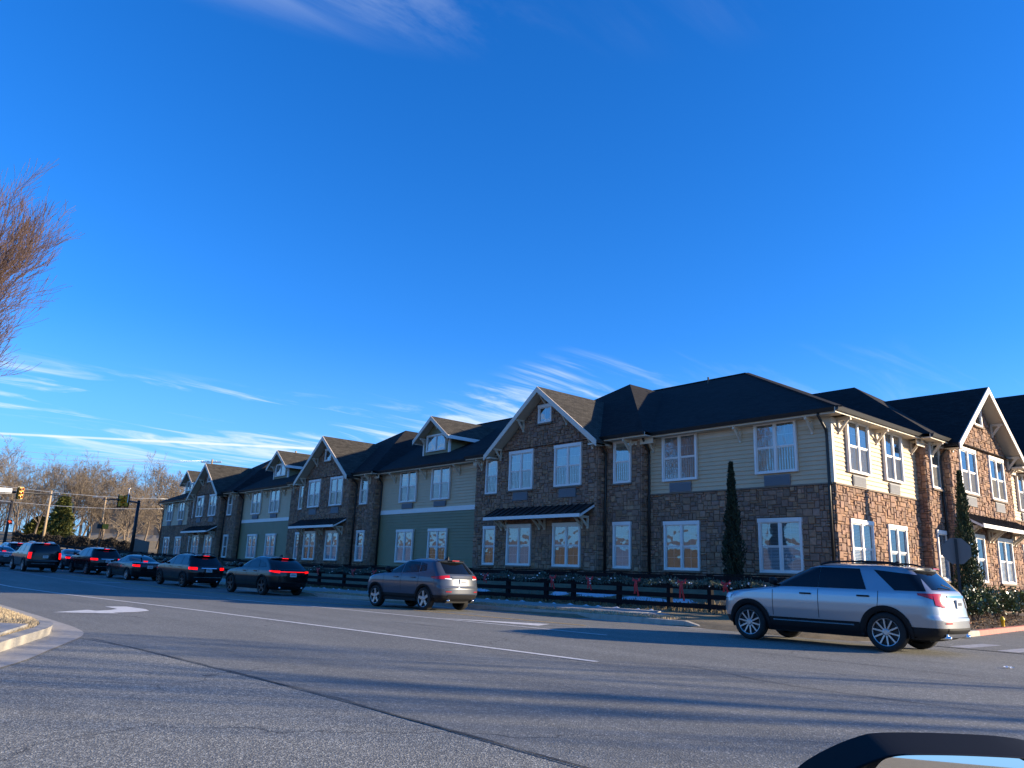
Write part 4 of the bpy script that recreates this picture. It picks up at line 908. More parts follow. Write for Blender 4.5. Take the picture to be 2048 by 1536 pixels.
class Shell:
    def __init__(s, sp): s.sp = sp; s.p = 2.6
    def dims(s, z): return interp(s.sp['rear'], z), interp(s.sp['front'], z), interp(s.sp['width'], z)
    def lr(s, z): return (.42, .62) if z < s.sp['belt'] else (.30, .55)
    def lens(s, z):
        b = s.sp['belt']; t = min(1, max(0, (z - b + .1) / .25)); xr, xf, w = s.dims(z)
        a, c = .42 + (.34 - .42) * t, .66 + (.60 - .66) * t; m = (xf - xr) / 2.05
        return min(a, m), min(c, m)
    def plan(s, x): return 1 - .035 * (abs(x + .1) / 2.5) ** 2.6
    def ring(s, z, u):                               # u 0 rear centre .. 1 front centre (left side)
        xr, xf, w = s.dims(z); lr, lf = s.lens(z); e = 2 / s.p
        if u < .25:
            t = u / .25 * math.pi / 2; x = xr + lr * (1 - math.cos(t) ** e); y = w * math.sin(t) ** e
        elif u <= .75:
            t = (u - .25) / .5; x = xr + lr + (xf - lf - xr - lr) * t; y = w
        else:
            t = (1 - u) / .25 * math.pi / 2; x = xf - lf * (1 - math.cos(t) ** e); y = w * math.sin(t) ** e
        return x, y * s.plan(x)
    def side(s, x, z):
        xr, xf, w = s.dims(z); lr, lf = s.lens(z); y = w; p = s.p
        if x < xr + lr: y = w * max(0, 1 - (1 - max(0, (x - xr) / lr)) ** p) ** (1 / p)
        if x > xf - lf: y = w * max(0, 1 - (1 - max(0, (xf - x) / lf)) ** p) ** (1 / p)
        return y * s.plan(x)
    def rearx(s, y, z):
        xr, xf, w = s.dims(z); lr, lf = s.lens(z); w *= s.plan(xr); q = min(.999, abs(y) / w); return xr + lr * (1 - (1 - q ** s.p) ** (1 / s.p))
    def frontx(s, y, z):
        xr, xf, w = s.dims(z); lr, lf = s.lens(z); w *= s.plan(xf); q = min(.999, abs(y) / w); return xf - lf * (1 - (1 - q ** s.p) ** (1 / s.p))

def wheel_meshes(sp, dark):
    r = sp['wr']; rr = r * .70; n = 36; w = .115
    t = MB(); t.lathe([(rr, -w), (r * .9, -w - .005), (r * .975, -w + .02), (r, -w + .05), (r, w - .05), (r * .975, w - .02), (r * .9, w + .005), (rr, w), (rr * .97, w - .03)], n)
    b = MB(); b.lathe([(rr * 1.0, w + .002), (rr * .95, w - .004), (rr * .93, w - .06)], n)
    bk = MB(); bk.lathe([(rr * .97, w - .07), (.001, w - .075)], n)
    sn = sp['spokes']
    for k in range(sn):
        a = 2 * math.pi * k / sn + .2; c, s_ = math.cos(a), math.sin(a); tw = .030 if sn > 7 else (.085 if sn == 5 else .05); tw0 = tw * .55
        def pt(rad, off, y): return (c * rad - s_ * off, y, s_ * rad + c * off)
        b.hexa([pt(.05, -tw0, w - .05), pt(.05, tw0, w - .05), pt(rr * .95, tw * .5, w - .05), pt(rr * .95, -tw * .5, w - .05), pt(.05, -tw0, w - .012), pt(.05, tw0, w - .012), pt(rr * .95, tw * .5, w - .004), pt(rr * .95, -tw * .5, w - .004)])
    b.lathe([(.068, w - .05), (.068, w - .008), (.05, w + .002), (.001, w + .002)], 18)
    return t, b, bk
CARC = {}
def car(kind, name, label, loc, heading, group=None, paint=None, brake=False, amber=False, dark_rim=False, scale=1.0, plate=True, cat='car'):
    sp = dict(SPEC[kind]); pm = MT[paint or sp['paint']]; sh = Shell(sp); t = thing(name, label, cat, loc, heading, group)
    t.scale = (scale, scale, scale)
    z0 = sp['rear'][0][0]; z1 = sp['rear'][-1][0]; wr = sp['wr']; arch = wr + .055; ax = sp['ax']; wz = wr
    zs = sorted(set([z0 + (sp['clad'] - z0) * i / 4 for i in range(5)] + [sp['clad'] + (z1 - .12 - sp['clad']) * i / 34 for i in range(35)] + [z1 - .12 + .12 * (i / 8) ** .6 for i in range(9)] + [z for z, _ in sp['front']] + [z for z, _ in sp['rear'] if z <= sp['front'][-1][0]]))
    zs = [z for i, z in enumerate(zs) if i == 0 or z - zs[i - 1] > .004]
    us = [.25 * i / 12 for i in range(12)] + [.25 + .5 * i / 72 for i in range(72)] + [.75 + .25 * i / 14 for i in range(15)]
    def shell(zl):
        b = MB(); nu = len(us); full = []
        for z in zl:
            L_ = [sh.ring(z, u) for u in us]; ringp = [(x, y, z) for x, y in L_] + [(x, -y, z) for x, y in L_[-2:0:-1]]; full.append(ringp)
        m = len(full[0])
        for rp in full: b.v += rp
        for j in range(len(zl) - 1):
            zm = (zl[j] + zl[j + 1]) / 2
            for i in range(m):
                i2 = (i + 1) % m; q = full[j][i]; q2 = full[j][i2]; xm = (q[0] + q2[0]) / 2; ym = (q[1] + q2[1]) / 2
                if abs(ym) > .5 and any((xm - a) ** 2 + (zm - wz) ** 2 < (arch + .022) ** 2 for a in ax): continue
                b.f.append((j * m + i, (j + 1) * m + i, (j + 1) * m + i2, j * m + i2))
        return b, m
    zc = [z for z in zs if z <= sp['clad'] + 1e-6]; zb = [z for z in zs if z >= sp['clad'] - 1e-6]
    b, m = shell(zb); b.f.append(tuple(range((len(zb) - 1) * m, len(zb) * m))[::-1]); body = b.build('body', pm, t, smooth=True, fix=True)
    b, m = shell(zc); b.build('lower_trim', MT['clad'] if sp['cladm'] or True else pm, t, smooth=True, fix=True)
    b = MB(); b.box(-2.1, 2.1, -.62, .62, z0 - .04, z0 + .10)
    for s_ in (-1, 1): b.box(ax[1] + arch + .02, ax[0] - arch - .02, s_ * .74 - .12, s_ * .74 + .12, z0 - .03, z0 + .06)
    b.box(ax[1] - .3, ax[1] + .3, -.6, .6, .25, .75); b.box(ax[0] - .3, ax[0] + .3, -.6, .6, .25, .75); b.build('underbody', MT['under'], t)
    OFF = .006
    def spatch(name, m_, q, nu=10, nv=6, parent=t, off=OFF, both=True):      # 4-sided patch on the flank, corners (x,z): BR, BL, TL, TR
        for s_ in ((1, -1) if both else (1,)):
            b = MB()
            def fn(u, v):
                x = (q[0][0] * (1 - u) + q[1][0] * u) * (1 - v) + (q[3][0] * (1 - u) + q[2][0] * u) * v; z = (q[0][1] * (1 - u) + q[1][1] * u) * (1 - v) + (q[3][1] * (1 - u) + q[2][1] * u) * v
                return (x, s_ * (sh.side(x, z) + off), z)
            b.grid(fn, nu, nv); b.build(name, m_, parent, smooth=True)
    def rpatch(name, m_, y0, y1, z0_, z1_, w0=None, w1=None, nu=16, nv=6, parent=t, off=OFF, front=False):
        b = MB()
        def fn(u, v):
            z = z0_ + (z1_ - z0_) * v
            a, e = (y0, y1) if w0 is None else (-(w0 + (w1 - w0) * v), (w0 + (w1 - w0) * v))
            y = a + (e - a) * u; x = (sh.frontx(y, z) + off) if front else (sh.rearx(y, z) - off); return (x, y, z)
        b.grid(fn, nu, nv); return b.build(name, m_, parent, smooth=True)
    def wrap(name, m_, u0, u1, zf0, zf1, n=14, nv=4, parent=t, off=.012):    # patch wrapping the rear corner; u in ring units
        for s_ in (1, -1):
            b = MB()
            def fn(a, v):
                u = u0 + (u1 - u0) * a; z = zf0(a) + (zf1(a) - zf0(a)) * v; x, y = sh.ring(z, u); x2, y2 = sh.ring(z, min(.99, u + .01)); x1, y1 = sh.ring(z, max(0, u - .01))
                n_ = Vector((-(y2 - y1), (x2 - x1))).normalized() 
                return (x + n_.x * off, s_ * (y + n_.y * off), z)
            b.grid(fn, n, nv); b.build(name, m_, parent, smooth=True)
    # glazing
    for q in sp['glass']: spatch('side_window', MT['tint'], q, 24, 8, off=.010)
    rg = sp['rg']; rw = rpatch('rear_window', MT['tint'], 0, 0, rg[0], rg[1], rg[2], rg[3])
    wz0, wz1 = sp['belt'] + .03, sp['top'] + .02
    rpatch('windscreen', MT['tint'], 0, 0, wz0, wz1, .72, .58, front=True)
    # arches
    for a in ax:
        for s_ in (1, -1):
            b = MB()
            def fn(u, v):
                th = -.35 + u * (math.pi + .7); rad = arch - .035 + v * (sp.get('trim', .085)); x = a + math.cos(th) * rad; z = wz + math.sin(th) * rad; z = max(z, z0 + .01); return (x, s_ * (sh.side(x, z) + .020 - (.035 if v == 0 else 0)), z)
            b.grid(fn, 28, 2); b.build('wheel_arch', MT['clad'] if sp['cladm'] else pm, t, smooth=True)
            b = MB()
            b.grid(lambda u, v: (a + math.cos(-.5 + u * (math.pi + 1)) * arch * .99, s_ * (.55 + v * (sh.side(a, wz + .3) - .57)), max(z0, wz + math.sin(-.5 + u * (math.pi + 1)) * arch * .99)), 20, 1); b.build('wheel_well', MT['under'], t)
    # seams, handles, mirrors
    bt = sp['belt']
    for s_ in (1, -1):
        for x in sp['door']:
            zt_ = bt - .02; b = MB()
            b.grid(lambda u, v: (x + (v - .5) * .012 - (.0 if x > -.8 else (-.10 * (1 - u) ** 2)), s_ * (sh.side(x, sp['clad'] + .06 + u * (zt_ - sp['clad'] - .06)) + .003), sp['clad'] + .06 + u * (zt_ - sp['clad'] - .06)), 10, 1)
            b.build('door_gap', MT['under'], t)
    for x in (sp['door'][1] + .28, sp['door'][2] + .30):
        for s_ in (1, -1):
            z = bt - .13; y = sh.side(x, z); b = MB(); b.box(x - .12, x + .12, s_ * (y + .02) - .012, s_ * (y + .02) + .018, z - .016, z + .016); b.build('door_handle', MT['clad'] if kind == 'large' else pm, t)
    for s_ in (1, -1):
        x = sp['glass'][0][0][0] - .12; z = bt + .07; y = sh.side(x, z) + .02; b = MB()
        def fn(u, v):
            th = u * 2 * math.pi; ph = -math.pi / 2 + v * math.pi; c = math.copysign(abs(math.cos(ph)) ** .6, 1); cx_ = math.copysign(abs(math.cos(th)) ** .7, math.cos(th)); cz_ = math.copysign(abs(math.sin(th)) ** .7, math.sin(th))
            return (x + .06 + cx_ * c * .075, s_ * (y + .12 + .11 * math.sin(ph)), z + .04 + cz_ * c * .085)
        b.grid(fn, 16, 10); mo = b.build('wing_mirror', MT['clad'] if kind in ('large', 'mid') else pm, t, smooth=True)
        b = MB(); b.box(x + .03, x + .09, min(s_ * (y - .06), s_ * (y + .08)), max(s_ * (y - .06), s_ * (y + .08)), z - .05, z - .02); b.build('mirror_arm', MT['clad'], mo)
    # lamps
    rm = MT['redon'] if brake else MT['red']; L_ = sp['light']
    if L_ == 'hook':
        wrap('tail_light', MT['red'], .10, .245, lambda a: .98 + .15 * a ** .7, lambda a: 1.165 + .005 * a); wrap('tail_light', MT['red'], .095, .155, lambda a: .90 + .05 * a, lambda a: 1.17, off=.016); wrap('reverse_light', MT['clear'], .072, .098, lambda a: .90, lambda a: 1.09, off=.018)
    elif L_ == 'wide':
        wrap('tail_light', rm, .085, .27, lambda a: 1.02 - .02 * math.sin(a * 3), lambda a: 1.125 - .05 * a, off=.014); wrap('reverse_light', MT['clear'], .07, .13, lambda a: .99 + .02 * a, lambda a: 1.03, off=.016)
    elif L_ == 'bar':
        wrap('tail_light', rm, .10, .25, lambda a: .95 + .06 * a, lambda a: 1.045); rpatch('light_bar', rm, 0, 0, .995, 1.02, .80, .80)
    elif L_ == 'block': wrap('tail_light', rm, .095, .235, lambda a: .93 + .02 * a, lambda a: 1.06)
    elif L_ == 'tall': wrap('tail_light', rm, .135, .20, lambda a: .85, lambda a: 1.24)
    else: wrap('tail_light', rm, .09, .22, lambda a: .80 + .03 * a, lambda a: .92)
    if amber:
        b = MB(); z = .86; y = .74; xx = sh.rearx(y, z) - .04; b.box(xx, xx + .02, .56, .80, z - .05, z + .05); b.build('turn_signal', MT['amber'], t)
    zt = rg[1] + .03; b = MB()
    xx = sh.rearx(0, zt) - .03
    if kind in ('large', 'mid', 'lux', 'boxy', 'coupe'):
        hw = sh.sp['rg'][3] + .05
        b = MB(); b.grid(lambda u, v: ((sh.rearx((u * 2 - 1) * hw, zt + .03) + .10) * (1 - v) + (sh.rearx((u * 2 - 1) * hw, zt) - .13 + .06 * abs(u * 2 - 1) ** 3) * v, (u * 2 - 1) * hw, zt + .055 - .02 * v - .03 * abs(u * 2 - 1) ** 3), 16, 3)
        b.grid(lambda u, v: ((sh.rearx((u * 2 - 1) * hw, zt) + .02) * (1 - v) + (sh.rearx((u * 2 - 1) * hw, zt) - .13 + .06 * abs(u * 2 - 1) ** 3) * v, (u * 2 - 1) * hw, zt - .01 + .045 * v - .03 * abs(u * 2 - 1) ** 3), 16, 3)
        b.build('spoiler', pm, t, smooth=True); b = MB(); b.box(xx - .108, xx - .08, -.16, .16, zt + .012, zt + .032); b.build('brake_light', MT['redon'] if brake else MT['red'], t)
    elif brake:
        z = rg[0] + .03; xx = sh.rearx(0, z) - .02; b.box(xx - .01, xx + .03, -.12, .12, z, z + .03); b.build('brake_light', MT['redon'], t)
    # tailgate furniture
    zp = {'large': .98, 'mid': .92, 'coupe': .88, 'lux': .90, 'boxy': .98, 'sedan': .80}[kind]
    if kind in ('large', 'mid'):
        rpatch('plate_recess', pm, 0, 0, zp - .16, zp + .13, .42 if kind == 'mid' else .40, .30 if kind == 'mid' else .46, off=-.012); rpatch('tailgate_bar', MT['chrome'] if kind == 'large' else pm, 0, 0, zp + .12, zp + .165, .46, .46, off=.022)
        rpatch('bumper_trim', MT['clad'], 0, 0, .44, .52, .62, .62, off=.012); rpatch('tailgate_gap', MT['under'], 0, 0, .715, .727, .72, .72, off=.004)
        for s_ in (-1, 1): rpatch('reflector', MT['red'], s_ * .70, s_ * .50, .60, .625, nu=4, nv=1, off=.012)
    if kind == 'lux': rpatch('chrome_bar', MT['chrome'], 0, 0, 1.01, 1.035, .42, .42, off=.02)
    if kind in ('coupe', 'lux', 'boxy'): rpatch('bumper_trim', MT['chrome'] if kind != 'coupe' else MT['clad'], 0, 0, .54, .56, .75, .75, off=.012)
    if plate:
        x_ = sh.rearx(0, zp) - .035; b = MB(); b.box(x_, x_ + .04, -.155, .155, zp - .08, zp + .08); pl = b.build('number_plate', MT['plate'], t)
        b = MB()
        for k in range(6): b.box(x_ - .004, x_, -.115 + k * .04, -.09 + k * .04, zp - .03, zp + .03)
        b.build('plate_characters', MT['plateink'], pl)
    for s_ in (-1, 1):
        if kind in ('large', 'mid', 'lux', 'coupe'):
            b = MB(); x_ = sh.rearx(.55, .40) + .02; b.tube([(x_ + .15, s_ * .55, .335), (x_ - .06, s_ * .55, .335)], .04, 10); b.build('exhaust_tip', MT['chrome'], t, smooth=True)
    if sp['rails'] or kind == 'mid':
        for s_ in (-1, 1):
            zt_ = z1 - .045; b = MB(); pts = []
            for k in range(9):
                u = k / 8; x = .05 - u * (1.75 if kind != 'boxy' else 2.0); zz = z1 - .05 + .075 * math.sin(math.pi * u) ** .35; pts.append((x, s_ * (.56 if kind != 'mid' else .5), zz))
            if sp['rails']: b.tube(pts, .02, 8); b.build('roof_rail', MT['clad'] if kind != 'boxy' else MT['chrome'], t, smooth=True)
    b = MB(); xa = sp['rear'][-3][1] - .55; b.hexa([(xa - .12, -.03, z1 - .06), (xa + .12, -.03, z1 - .06), (xa + .12, .03, z1 - .06), (xa - .12, .03, z1 - .06), (xa - .11, -.006, z1 + .05), (xa - .05, -.006, z1 + .05), (xa - .05, .006, z1 + .05), (xa - .11, .006, z1 + .05)]); b.build('antenna_fin', MT['clad'], t)
    if kind == 'large':
        spatch('sill_strip', MT['chrome'], [(1.02, .475), (-.78, .475), (-.78, .50), (1.02, .50)], 16, 1, off=.02); spatch('fuel_flap', pm, [(-1.66, 1.0), (-1.92, 1.0), (-1.92, 1.15), (-1.66, 1.15)], 4, 4, off=.004)
        spatch('side_cladding', MT['clad'], [(1.1, .36), (-.86, .36), (-.9, .55), (1.12, .55)], 16, 3, off=.010); rpatch('skid_plate', MT['chrome'], 0, 0, .33, .41, .60, .66, off=.016)
        for s_ in (1, -1):
            b = MB(); z = .98
            b.grid(lambda u, v: (lambda p: (p[0] + .012, s_ * (p[1] + .006), .90 + .11 * v + .02 * u))(sh.ring(.90 + .11 * v, .80 + .12 * u)), 8, 3); b.build('headlight', MT['clear'], t, smooth=True)
        wp = rg[0] + .04; xx = sh.rearx(.0, wp) - .03; b = MB(); b.tube([(xx, .0, wp), (xx + .03, .42, wp + .07)], .012, 6); b.build('rear_wiper', MT['clad'], t)
    else:
        for s_ in (1, -1):
            zl0 = .72 if kind == 'sedan' else .82
            b = MB(); b.grid(lambda u, v: (lambda p: (p[0] + .012, s_ * (p[1] + .006), zl0 + .10 * v))(sh.ring(zl0 + .10 * v, .82 + .12 * u)), 6, 2); b.build('headlight', MT['clear'], t, smooth=True)
    # wheels
    key = (kind, dark_rim)
    if key not in CARC:
        CARC[key] = wheel_meshes(sp, dark_rim)
    ty, ri, bk = CARC[key]
    for a in ax:
        for s_ in (1, -1):
            w = ty.build('wheel', MT['tyre'], t, smooth=True); w.location = (a, s_ * (sp['track']), wr)
            if s_ < 0: w.rotation_euler = (0, 0, math.pi)
            ri.build('rim', MT['rimd' if dark_rim else 'rim'], w); bk.build('backing_disc', MT['rimback'], w)  # plain dark disc behind the spokes, shade of the gaps put into its colour
    return t
HD = math.pi + math.atan(.1)
def put(kind, name, label, near_wheel, heading=HD, **k):
    sp = SPEC[kind]; sc = k.get('scale', 1.0); c, s_ = math.cos(heading), math.sin(heading); lx, ly = sp['ax'][1] * sc, (sp['track'] + .11) * sc     # rear left wheel
    x = near_wheel[0] - (c * lx - s_ * ly); y = near_wheel[1] - (s_ * lx + c * ly)
    t = car(kind, name, label, (x, y, zr(x)), heading, **k)
    t.rotation_euler.y = math.atan((zr(x + .1 * 10) - zr(x - 1.0)) / 2.0)
    return t
put('large', 'car', 'silver three row sport utility car, nearest, in profile by the kerb end', (-7.45, 16.25), math.pi + R_(3.0))
put('mid', 'queued_car', 'dark grey compact sport utility car with sunlit tail beside the yellow line', (-22.02, 14.92), brake=False, scale=.985, group='cars queued along the road').scale.z *= 1.035
put('coupe', 'queued_car', 'black coupe style sport utility car with a full width red light bar', (-34.6, 14.65), brake=True, dark_rim=True, group='cars queued along the road').scale.z *= 1.04
put('lux', 'queued_car', 'black sport utility car with a chrome tailgate strip, ahead of the light bar car', (-42.7, 13.75), brake=True, dark_rim=True, scale=.98, group='cars queued along the road')
put('sedan', 'queued_car', 'low black sedan between two black sport utility cars', (-50.2, 12.95), brake=True, group='cars queued along the road')
put('lux', 'queued_car', 'black sport utility car with roof rails, ahead of the low sedan', (-57.4, 12.3), brake=True, group='cars queued along the road')
put('sedan', 'queued_car', 'dark slate sedan half hidden between two black sport utility cars', (-65.2, 12.3), brake=True, paint='bluegrey', group='cars queued along the road')
put('boxy', 'queued_car', 'tall boxy black sport utility car alone in the left lane', (-59.6, 9.05), math.pi + R_(3.5), brake=True, group='cars queued along the road')
put('sedan', 'queued_car', 'grey sedan with amber turn signal lit at the left edge', (-68.2, 8.1), brake=True, amber=True, paint='pgrey', group='cars queued along the road')
put('lux', 'queued_car', 'pale grey sport utility car beyond the boxy black one', (-75.0, 9.9), brake=True, paint='pgrey', group='cars queued along the road')
put('lux', 'queued_car', 'black sport utility car far ahead at the left edge', (-77.5, 7.3), brake=True, group='cars queued along the road')
put('lux', 'queued_car', 'white roofed sport utility car farthest ahead at the left edge', (-86, 8.2), brake=True, paint='pwhite', group='cars queued along the road')

# ================================================================== TREES AND PLANTS
def bare_tree(seed, h, fork, spread, counts, tr, up=.5, wob=.12, mint=.006, sides=(7, 5, 4, 3, 3), ratio=(.62, .55, .5, .5)):
    """bare deciduous tree; returns trunk and crown builders"""
    rr = random.Random(seed); T = MB(); C = MB()
    def tube(b, pts, rads, n):
        base = len(b.v); t = (pts[1] - pts[0]).normalized(); r = t.cross(Vector((.3, .2, 1))).normalized(); q = t.cross(r)
        for p, a in zip(pts, rads):
            for k in range(n): th = 6.2832 * k / n; b.v.append(tuple(p + r * (math.cos(th) * a) + q * (math.sin(th) * a)))
        for i in range(len(pts) - 1):
            for k in range(n): k2 = (k + 1) % n; b.f.append((base + i * n + k, base + i * n + k2, base + (i + 1) * n + k2, base + (i + 1) * n + k))
    def grow(p, d, L, r, lev):
        ns = 4 if lev < 2 else 3; pts = [p]; dd = d.copy()
        for i in range(ns):
            dd = (dd + Vector((rr.gauss(0, wob), rr.gauss(0, wob), rr.gauss(0, wob) + up * .16)) ).normalized(); pts.append(pts[-1] + dd * L / ns)
        rads = [max(mint, r * (1 - .62 * i / ns)) for i in range(ns + 1)]
        tube(T if lev == 0 else C, pts, rads, sides[min(lev, 4)])
        if lev >= len(counts): return
        n = counts[lev]
        for k in range(n):
            t = rr.uniform(.28, 1.0) if lev else rr.uniform(fork, 1.0); s = t * ns; i = min(ns - 1, int(s)); q = pts[i] + (pts[i + 1] - pts[i]) * (s - i); ax_ = (pts[i + 1] - pts[i]).normalized()
            a = rr.uniform(0, 6.2832); o = ax_.cross(Vector((math.cos(a), math.sin(a), .3))).normalized(); ang = spread * rr.uniform(.55, 1.15)
            nd = (ax_ * math.cos(ang) + o * math.sin(ang)); nd = (nd + Vector((0, 0, up * .35))).normalized()
            grow(q, nd, L * ratio[min(lev, 3)] * rr.uniform(.75, 1.2) * (1.15 - .35 * t if lev else 1), max(mint, rads[i] * .55), lev + 1)
    grow(Vector((0, 0, -.2)), Vector((rr.gauss(0, .03), rr.gauss(0, .03), 1)).normalized(), h, tr, 0)
    return T, C
def plant_tree(name, label, cat, loc, meshes, mats, rz=0, sc=1.0, group=None):
    t = thing(name, label, cat, loc, rz, group); t.scale = (sc, sc, sc)
    for n, me, m_ in zip(('trunk', 'crown'), meshes, mats):
        o = bpy.data.objects.new(n, me); COL.objects.link(o); o.parent = t
    return t
def tmesh(T, C, m1, m2):
    out = []
    for b, m_, n in ((T, m1, 'trunk'), (C, m2, 'crown')):
        me = bpy.data.meshes.new(n); me.from_pydata(b.v, [], b.f); me.materials.append(m_); me.polygons.foreach_set('use_smooth', [True] * len(me.polygons)); out.append(me)
    return out
def ground_hit(px_, py_, d0=20, d1=260):
    D = d0
    while D < d1:
        p = at(px_, py_, D)
        if p.z <= zground(p.x, p.y): return p
        D += .5
    return at(px_, py_, d1)
def place(px_, depth):
    p = at(px_, 1100, depth); return (p.x, p.y, zground(p.x, p.y))
# near street tree whose crown enters at the left edge
T, C = bare_tree(3, 4.8, .40, .60, (20, 11, 8, 7), .17, up=.62, wob=.075, mint=.0055, ratio=(1.2, .56, .55, .55))
nt_ = tmesh(T, C, MT['bark'], MT['twig']); p = at(-450, 1100, 24.5)
plant_tree('street_tree', 'bare vase shaped street tree reaching in at the left edge', 'tree', (p.x, p.y, .2), nt_, None or (0, 0), 0.6, 1.28)
# trees across the side street that throw long shadows over the near road
tv = []
for sd_, hh in ((11, 7.6), (12, 8.0), (13, 7.4)):
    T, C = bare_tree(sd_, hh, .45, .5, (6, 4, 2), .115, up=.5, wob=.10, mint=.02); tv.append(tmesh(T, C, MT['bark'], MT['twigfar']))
ca, sa = math.cos(R_(SUN_AZ)), math.sin(R_(SUN_AZ))
for i, (x, y, D) in enumerate(((-5.4, 11.3, 33), (-4.0, 8.6, 35), (-1.6, 9.6, 31))):
    plant_tree('bare_tree', ('bare tree across the side street, nearest the road', 'bare tree across the side street, second from the road', 'bare tree across the side street, farthest back')[i], 'tree', (x + ca * D, y + sa * D, 0), tv[i], None or (0, 0), i * 2.1, 1.1, 'trees across the side street')
FAR = [(-8, 125, 3, 1.25, 'dense bare tree at the left edge behind the traffic signals'), (30, 118, 0, 1.15, 'bare tree behind the red hand signal'), (62, 132, 2, 1.2, 'bare tree between the two mast arms, left of the evergreen'), (102, 140, 1, 1.35, 'wide bare tree rising behind the evergreen'), (138, 128, 3, 1.35, 'tallest spreading bare tree just right of the evergreen'), (172, 136, 2, 1.25, 'slim bare tree left of the tan utility pole'), (200, 140, 0, 1.3, 'bare tree rising above the tan utility pole'), (222, 122, 1, 1.15, 'bare tree behind the paired signal heads'), (250, 110, 3, .95, 'low bare tree before the tan warehouse'), (285, 136, 2, 1.3, 'bare tree behind the right mast pole'), (312, 118, 0, 1.25, 'tall pale bare tree beside the building end'), (335, 140, 1, 1.2, 'bare tree half hidden by the building end'), (20, 150, 2, 1.4, 'far bare tree behind the left mast arm'), (82, 155, 0, 1.35, 'far bare tree above the dark bank'), (160, 158, 1, 1.4, 'far bare tree between the two tallest ones'), (245, 160, 3, 1.35, 'far bare tree above the warehouse roof')]
fv = []
for sd_, hh in ((31, 9.5), (32, 8.5), (33, 10.5), (34, 9)):
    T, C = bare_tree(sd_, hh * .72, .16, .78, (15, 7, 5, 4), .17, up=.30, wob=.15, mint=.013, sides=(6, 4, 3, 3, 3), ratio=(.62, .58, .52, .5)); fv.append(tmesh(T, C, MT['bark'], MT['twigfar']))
for i, (px_, dep, k, sc, lb) in enumerate(FAR): plant_tree('bare_tree', lb, 'tree', place(px_, dep), fv[k], None or (0, 0), i * 1.7, sc * (.92 if dep < 150 else 1.0), 'bare trees beyond the intersection')
# far wood as one mass
b = MB(); fr_ = random.Random(4)
for i in range(60):
    p = Vector(place(-140 + i * 10 + fr_.uniform(-5, 5), fr_.uniform(165, 215))); hgt = fr_.uniform(9, 15)
    for k in range(170):
        a = fr_.uniform(0, 6.28); z = hgt * fr_.uniform(.03, 1); r = hgt * .33 * math.sqrt(max(.05, 1 - abs(z / hgt - .6))) * fr_.random(); q = p + Vector((math.cos(a) * r, math.sin(a) * r, z)); e = q + Vector((fr_.gauss(0, .5), fr_.gauss(0, .5), fr_.uniform(.4, 1.6))); w_ = .035
        b.face([q - Vector((w_, w_, 0)), q + Vector((w_, w_, 0)), e])
        b.face([q - Vector((w_, -w_, 0)), q + Vector((w_, -w_, 0)), e])
    b.tube([p, p + Vector((0, 0, hgt * .8))], [.2, .04], 4, False)
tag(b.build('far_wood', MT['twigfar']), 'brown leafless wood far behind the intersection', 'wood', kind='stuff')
def leafy(n, fn, size, seed, up=.3, asp=.5):
    rr = random.Random(seed); b = MB()
    for _ in range(n):
        p, nrm = fn(rr); s = size * rr.uniform(.6, 1.35); d = (Vector(nrm) + Vector((rr.gauss(0, .5), rr.gauss(0, .5), rr.gauss(0, .5) + up))).normalized(); r = d.cross(Vector((rr.gauss(0, 1), rr.gauss(0, 1), rr.gauss(0, 1)))).normalized() * s * asp
        p = Vector(p); b.face([p - r * .5, p + d * s * .5 - r * .3 + r * .8, p + d * s, p + d * s * .45 - r])
    return b
def cypress(loc, h, r, seed, label, m):
    t = thing('cypress_tree', label, 'tree', loc)
    b = MB(); b.tube([(0, 0, -.2), (0, 0, h * .85)], [.06, .015], 7); b.build('trunk', MT['bark'], t)
    def fn(rr):
        z = rr.random() ** 1.15; prof = (math.sin(min(1, z * 3.2 + .25) * math.pi / 2)) * (1 - z) ** .9 * (1 + .18 * math.sin(z * 23 + seed)); a = rr.uniform(0, 6.28); q = r * prof * (rr.random() ** .35) * (1 + .26 * math.sin(a * 5 + z * 17) + .12 * math.sin(a * 3 - z * 41)) + .008
        return (math.cos(a) * q, math.sin(a) * q, .1 + z * h), (math.cos(a) * .5, math.sin(a) * .5, 1)
    leafy(9000, fn, .12, seed, .6, .26).build('crown', m, t); return t
p = onY(1468, 1148, 24.35); cypress((p.x, 24.35, zground(p.x, 24.35)), 4.4, .40, 1, 'narrow dark cypress before the front wall between two windows', MT['cyp'])
def onX(px_, py_, X): d = ray(px_, py_); t = X / d[0]; return Vector((X, d[1] * t, d[2] * t + CAM_H))
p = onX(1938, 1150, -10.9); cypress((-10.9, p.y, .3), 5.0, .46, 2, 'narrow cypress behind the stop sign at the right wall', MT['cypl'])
def evergreen(loc, h, r, label):
    t = thing('evergreen_tree', label, 'tree', loc); b = MB(); b.tube([(0, 0, -.3), (0, 0, h * .95)], [.16, .02], 7); b.build('trunk', MT['bark'], t)
    rr = random.Random(8); L_ = []
    for k in range(90):
        z = .8 + (h - 1) * (k / 90) ** .9; a = k * 2.4; ln = r * (1 - z / h) ** .75 * rr.uniform(.7, 1.15) + .15; L_.append((z, a, ln))
    def fn(q):
        z, a, ln = L_[q.randrange(len(L_))]; u = q.random() ** .6; return (math.cos(a) * ln * u + q.gauss(0, .12), math.sin(a) * ln * u + q.gauss(0, .12), z - .25 * u * ln + q.gauss(0, .1)), (math.cos(a), math.sin(a), .2)
    leafy(7000, fn, .42, 9, .15, .35).build('crown', MT['pine'], t); return t
evergreen(place(112, 112), 6.9, 2.1, 'yellow green evergreen tree beyond the intersection')
evergreen(place(70, 135), 4.0, 2.4, 'low dark evergreen left of the taller yellow green one').scale = (1.2, 1.2, .9)
